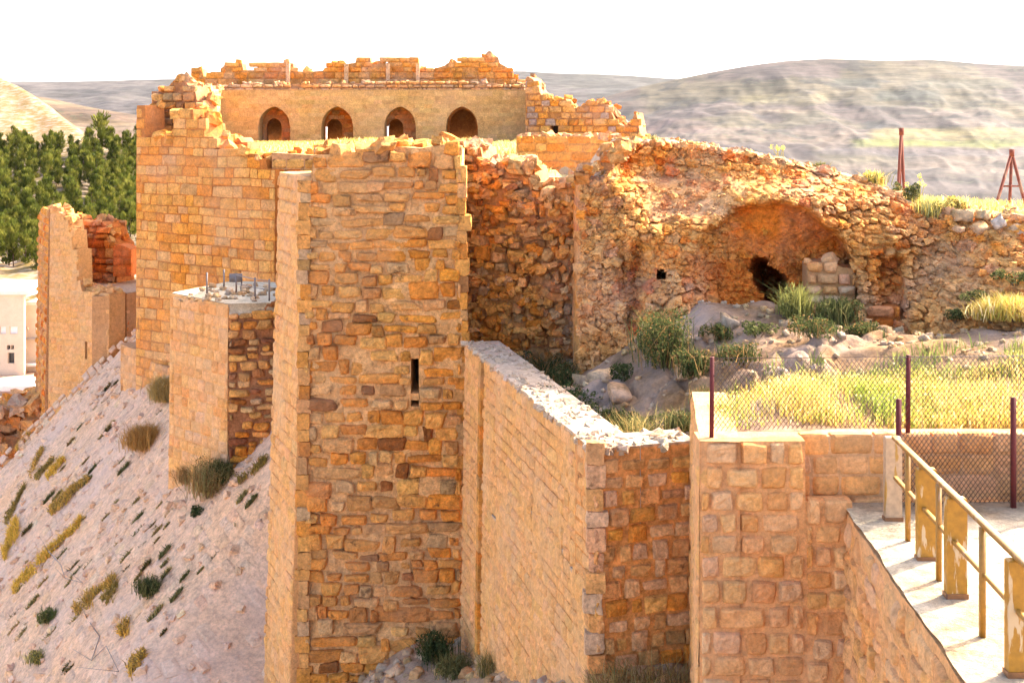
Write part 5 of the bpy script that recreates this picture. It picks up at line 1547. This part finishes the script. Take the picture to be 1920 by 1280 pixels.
def streak(p0_, p1_, wd, lb, cols, n=900, h=.22):
    m = MB(); a = gpl(*p0_); b = gpl(*p1_); t = R_.uniform(0, 1, n)
    q = a*(1-t[:, None]) + b*t[:, None] + np.outer(1.3*wd*fbm(t*3.5+p0_[0], 0*t, 3, 9)*2, GT) + np.outer(R_.normal(0, wd, n)*(.4+1.2*vnoise(t*6, 0*t+wd*9, 3)), GT)
    keep = vnoise(t*9, q[:, 1]*2, int(p0_[0])+3) > .22
    q = q[keep]; t = t[keep]
    cols = [(1.35*c[0]+.10, 1.25*c[1]+.02, 1.2*c[2]) for c in cols]
    blades(m, q, h*(.4+1.1*vnoise(t*7, 0*t, int(p0_[1]))), .03, cols, R_, .5)
    leaves(m, q + np.stack([R_.normal(0, .05, len(q)), R_.normal(0, .05, len(q)), R_.uniform(.02, h*.9, len(q))], 1), .03, cols, R_)
    o = m.build('weed_strip', M_GRASS, smooth=False, loc=a)
    tag(o, lb, 'weeds', 'weed strips on the glacis')


streak((22, 1110), (150, 975), .22, 'longest yellow weed strip climbing the left glacis', mats_[2], 1700)
streak((92, 960), (165, 900), .22, 'yellow and dark green weed strip above the longest strip', mats_[0], 1200)
streak((5, 1045), (30, 980), .35, 'yellow green weed patch at the left picture edge beside the longest strip', mats_[2], 1100)
streak((10, 985), (45, 915), .2, 'green weed strip at the left picture edge above the yellow green patch', mats_[1], 700)
streak((55, 895), (80, 840), .25, 'olive weed strip in the upper left glacis', mats_[0], 800)
streak((85, 895), (120, 862), .2, 'yellowish weed patch in the upper glacis right of the olive strip', mats_[2], 500)
streak((30, 845), (55, 815), .25, 'weed strip nearest the rust coloured rocks', mats_[0], 500)
streak((140, 1150), (215, 1085), .22, 'weed strip in the lower glacis left of the rounded green bush', mats_[0], 1000)
streak((190, 1130), (218, 1100), .15, 'short dark weed strip closest to the rounded green bush', mats_[1], 400)
streak((430, 1055), (462, 1025), .13, 'short green weed strip in the glacis near the tall tower', mats_[1], 500)
streak((225, 1195), (240, 1165), .13, 'short weed strip in the bottom of the glacis under the rounded green bush', mats_[0], 350)
streak((380, 1165), (408, 1140), .1, 'thin weed strip below the green and yellow bush', mats_[0], 300)
streak((445, 905), (500, 862), .07, 'thin weed line running up to the tower from the lower tower foot', mats_[1], 300)
streak((395, 1210), (410, 1185), .1, 'small weed strip lowest on the right of the glacis', mats_[0], 250)
streak((240, 1260), (268, 1225), .18, 'weed strip at the bottom edge in the middle of the glacis', mats_[0], 500)
streak((65, 900), (100, 860), .15, 'dark weed strip beside the yellowish upper patch', mats_[1], 400)
small = [(150, 740), (175, 735), (200, 728), (225, 738), (195, 752), (178, 765), (215, 720), (132, 828), (150, 800), (205, 800), (285, 985), (293, 1012), (308, 1035), (236, 1045), (236, 1068), (258, 1080), (345, 1080), (375, 1068), (400, 1046), (385, 1160), (330, 1115), (445, 980), (460, 1008), (480, 990), (470, 940), (455, 930), (395, 1105), (420, 1120), (330, 1190), (455, 1180), (460, 1110), (490, 1215), (410, 1235), (290, 1150), (305, 1185), (180, 1210), (115, 1040), (60, 1130), (165, 1060), (200, 1040), (330, 1250), (215, 945), (185, 870), (160, 865), (230, 880), (470, 1265), (130, 1255), (25, 1180), (255, 940)]
_rw = np.random.default_rng(321)
while len(small) < 96:
    q_ = (_rw.uniform(5, 330), _rw.uniform(770, 1270))
    if q_[1] > 1330-q_[0]*1.0-360 and q_[0] < 60+(1280-q_[1])*.9+120 and vnoise(np.array(q_[0]/60), np.array(q_[1]/60), 4) > .45:
        small.append(q_)
for i, (px, py) in enumerate(small):
    r = R_.uniform(.07, .19)
    tuft(gpl(px, py), r, r*1.2, (G_OLIVE, G_OLIVE+G_DRY, G_DARK+G_BROWN, G_DRY+G_BROWN)[i % 4], R_, int(70+500*r), .03, 'small tuft of weeds growing from a joint of the glacis paving', 'grass tuft', 'small tufts on the glacis', nrm=GN)
for i, (pts, lb) in enumerate((([(100, 1040), (122, 1065), (130, 1090), (165, 1100)], 'bare grey branching twig lying on the left glacis'), ([(165, 1160), (190, 1195), (175, 1240), (205, 1215), (225, 1260)], 'bare forked twig near the bottom of the glacis'))):
    m = MB(); q = [gpl(*p)+GN*R_.uniform(.05, .25) for p in pts]
    m.tube(q, .016, .007, 5, (.30, .25, .22))
    for k in range(5):
        a = q[R_.integers(0, len(q))]; m.tube([a, a+np.array([R_.normal(0, .4), R_.normal(0, .3), R_.uniform(.1, .5)])], .008, .004, 4, (.30, .25, .22))
    tag(m.build('bare_twig', M_SOIL, loc=q[0]), lb, 'twig')

# ------------------------------------------------------------------ pine forest
def pine(seed, big=False):
    r = np.random.default_rng(seed)
    root = thing('pine_tree', 'dense green pine tree in the forest on the left hillside', 'tree', (0, 0, 0), 'pines on the left hillside')
    m = MB(); H = 7.0
    m.tube([(0, 0, -1.0), (r.normal(0, .15), r.normal(0, .15), H*.4), (r.normal(0, .2), 0, H*.9)], .17, .04, 6, (.16, .10, .06))
    for k in range(7):
        z = H*(.25+.09*k); a = r.uniform(0, 6.3); L = 1.5*(1-.1*k)
        m.tube([(0, 0, z), (math.cos(a)*L, math.sin(a)*L, z+.5)], .05, .02, 4, (.16, .10, .06))
    m.build('trunk', M_SOIL, root)
    m = MB()
    cols = [(.105, .115, .018), (.15, .15, .024), (.08, .09, .015), (.19, .18, .032), (.055, .068, .013), (.24, .215, .04)]
    for k in range(15):
        z = H*(.22+.72*(k/14.)); rad = 1.75*(1-.62*(k/14.)**1.3)
        a = r.uniform(0, 6.3); off = rad*r.uniform(.2, .75)
        c = np.array([math.cos(a)*off, math.sin(a)*off, z])
        n = 60
        q = blob(r, n, c, np.array([.75, .75, .62])*r.uniform(.75, 1.25), .6)
        d = q-np.array([0, 0, z-.6]); d /= np.linalg.norm(d, axis=1, keepdims=True)
        cc = np.array(cols)[r.integers(0, 5)]
        s = r.uniform(.22, .42, n)
        up = np.array([0, 0, 1.]); sd_ = np.cross(d, up)+r.normal(0, .25, (n, 3)); sd_ /= np.linalg.norm(sd_, axis=1, keepdims=True)
        V = np.stack([q-sd_*s[:, None]*.42, q+sd_*s[:, None]*.42, q+(d*.8+up*.7)*s[:, None]*1.5], 1)
        i = np.arange(n)*3
        m.add(V.reshape(-1, 3), None, np.stack([i, i+1, i+2], 1), np.repeat((cc*(1+r.normal(0, .15, (n, 1))))[:, None], 3, 1).reshape(-1, 3))
    m.build('crown', M_LEAF, root, smooth=False)
    return root


protos = [pine(s) for s in (1, 2, 3, 4, 5)]
used = set()
R2 = np.random.default_rng(9)
cnt = 0
rows_ = np.array([285, 296, 307, 319, 331, 344, 357, 371, 385, 400, 416, 432, 449, 467, 486, 505, 524])
for ri, pyb in enumerate(rows_):
    Y0 = np.interp(pyb, *HILL_Y)
    stp = 1.78/Y0*F
    px = -45 + R2.uniform(0, stp)
    while px < 275:
        p_ = (px + R2.normal(0, 5), pyb + R2.normal(0, 5))
        lim = np.interp(p_[0], [-50, 0, 60, 110, 150, 200, 260], [288, 286, 284, 288, 292, 285, 280])
        bare = p_[1] > 508 and p_[0] < 62
        if p_[1] > lim and not bare and R2.random() > .06 and cnt < 296 and not (p_[0] > 98 and p_[1] > 465):
            k = int(R2.integers(0, 5))
            o = protos[k] if k not in used else copy_tree(protos[k]); used.add(k)
            o.location = hill_left(*p_) + np.array([0, R2.normal(0, 2), -.4])
            s = R2.uniform(.55, .95); o.scale = (s*R2.uniform(.9, 1.2), s*R2.uniform(.9, 1.2), s*R2.uniform(.9, 1.15))
            o.rotation_euler = (0, 0, R2.uniform(0, 6.3)); cnt += 1
        px += stp*R2.uniform(.75, 1.25)
big = copy_tree(protos[0]); big.location = hill_left(188, 292); big.scale = (1.9, 1.9, 1.42)
big['label'] = 'broadest dark pine standing above the others at the top of the forest'; del big['group']
for o in [big] + list(big.children): pass

# ------------------------------------------------------------------ air: dusty valley haze
hz = MB(); hz.box((-9500, -950, -71), (9500, 9400, 620), (1, 1, 1))
m = bpy.data.materials.new('haze_air'); m.use_nodes = True
N = m.node_tree.nodes
for n_ in list(N):
    if n_.type == 'BSDF_PRINCIPLED': N.remove(n_)
pv = N.new('ShaderNodeVolumePrincipled'); pv.inputs['Density'].default_value = 0.9e-5; pv.inputs['Color'].default_value = (.93, .94, 1, 1); pv.inputs['Anisotropy'].default_value = 0
m.node_tree.links.new(pv.outputs[0], N['Material Output'].inputs['Volume'])
tag(hz.build('haze', m, smooth=False), kind='stuff')
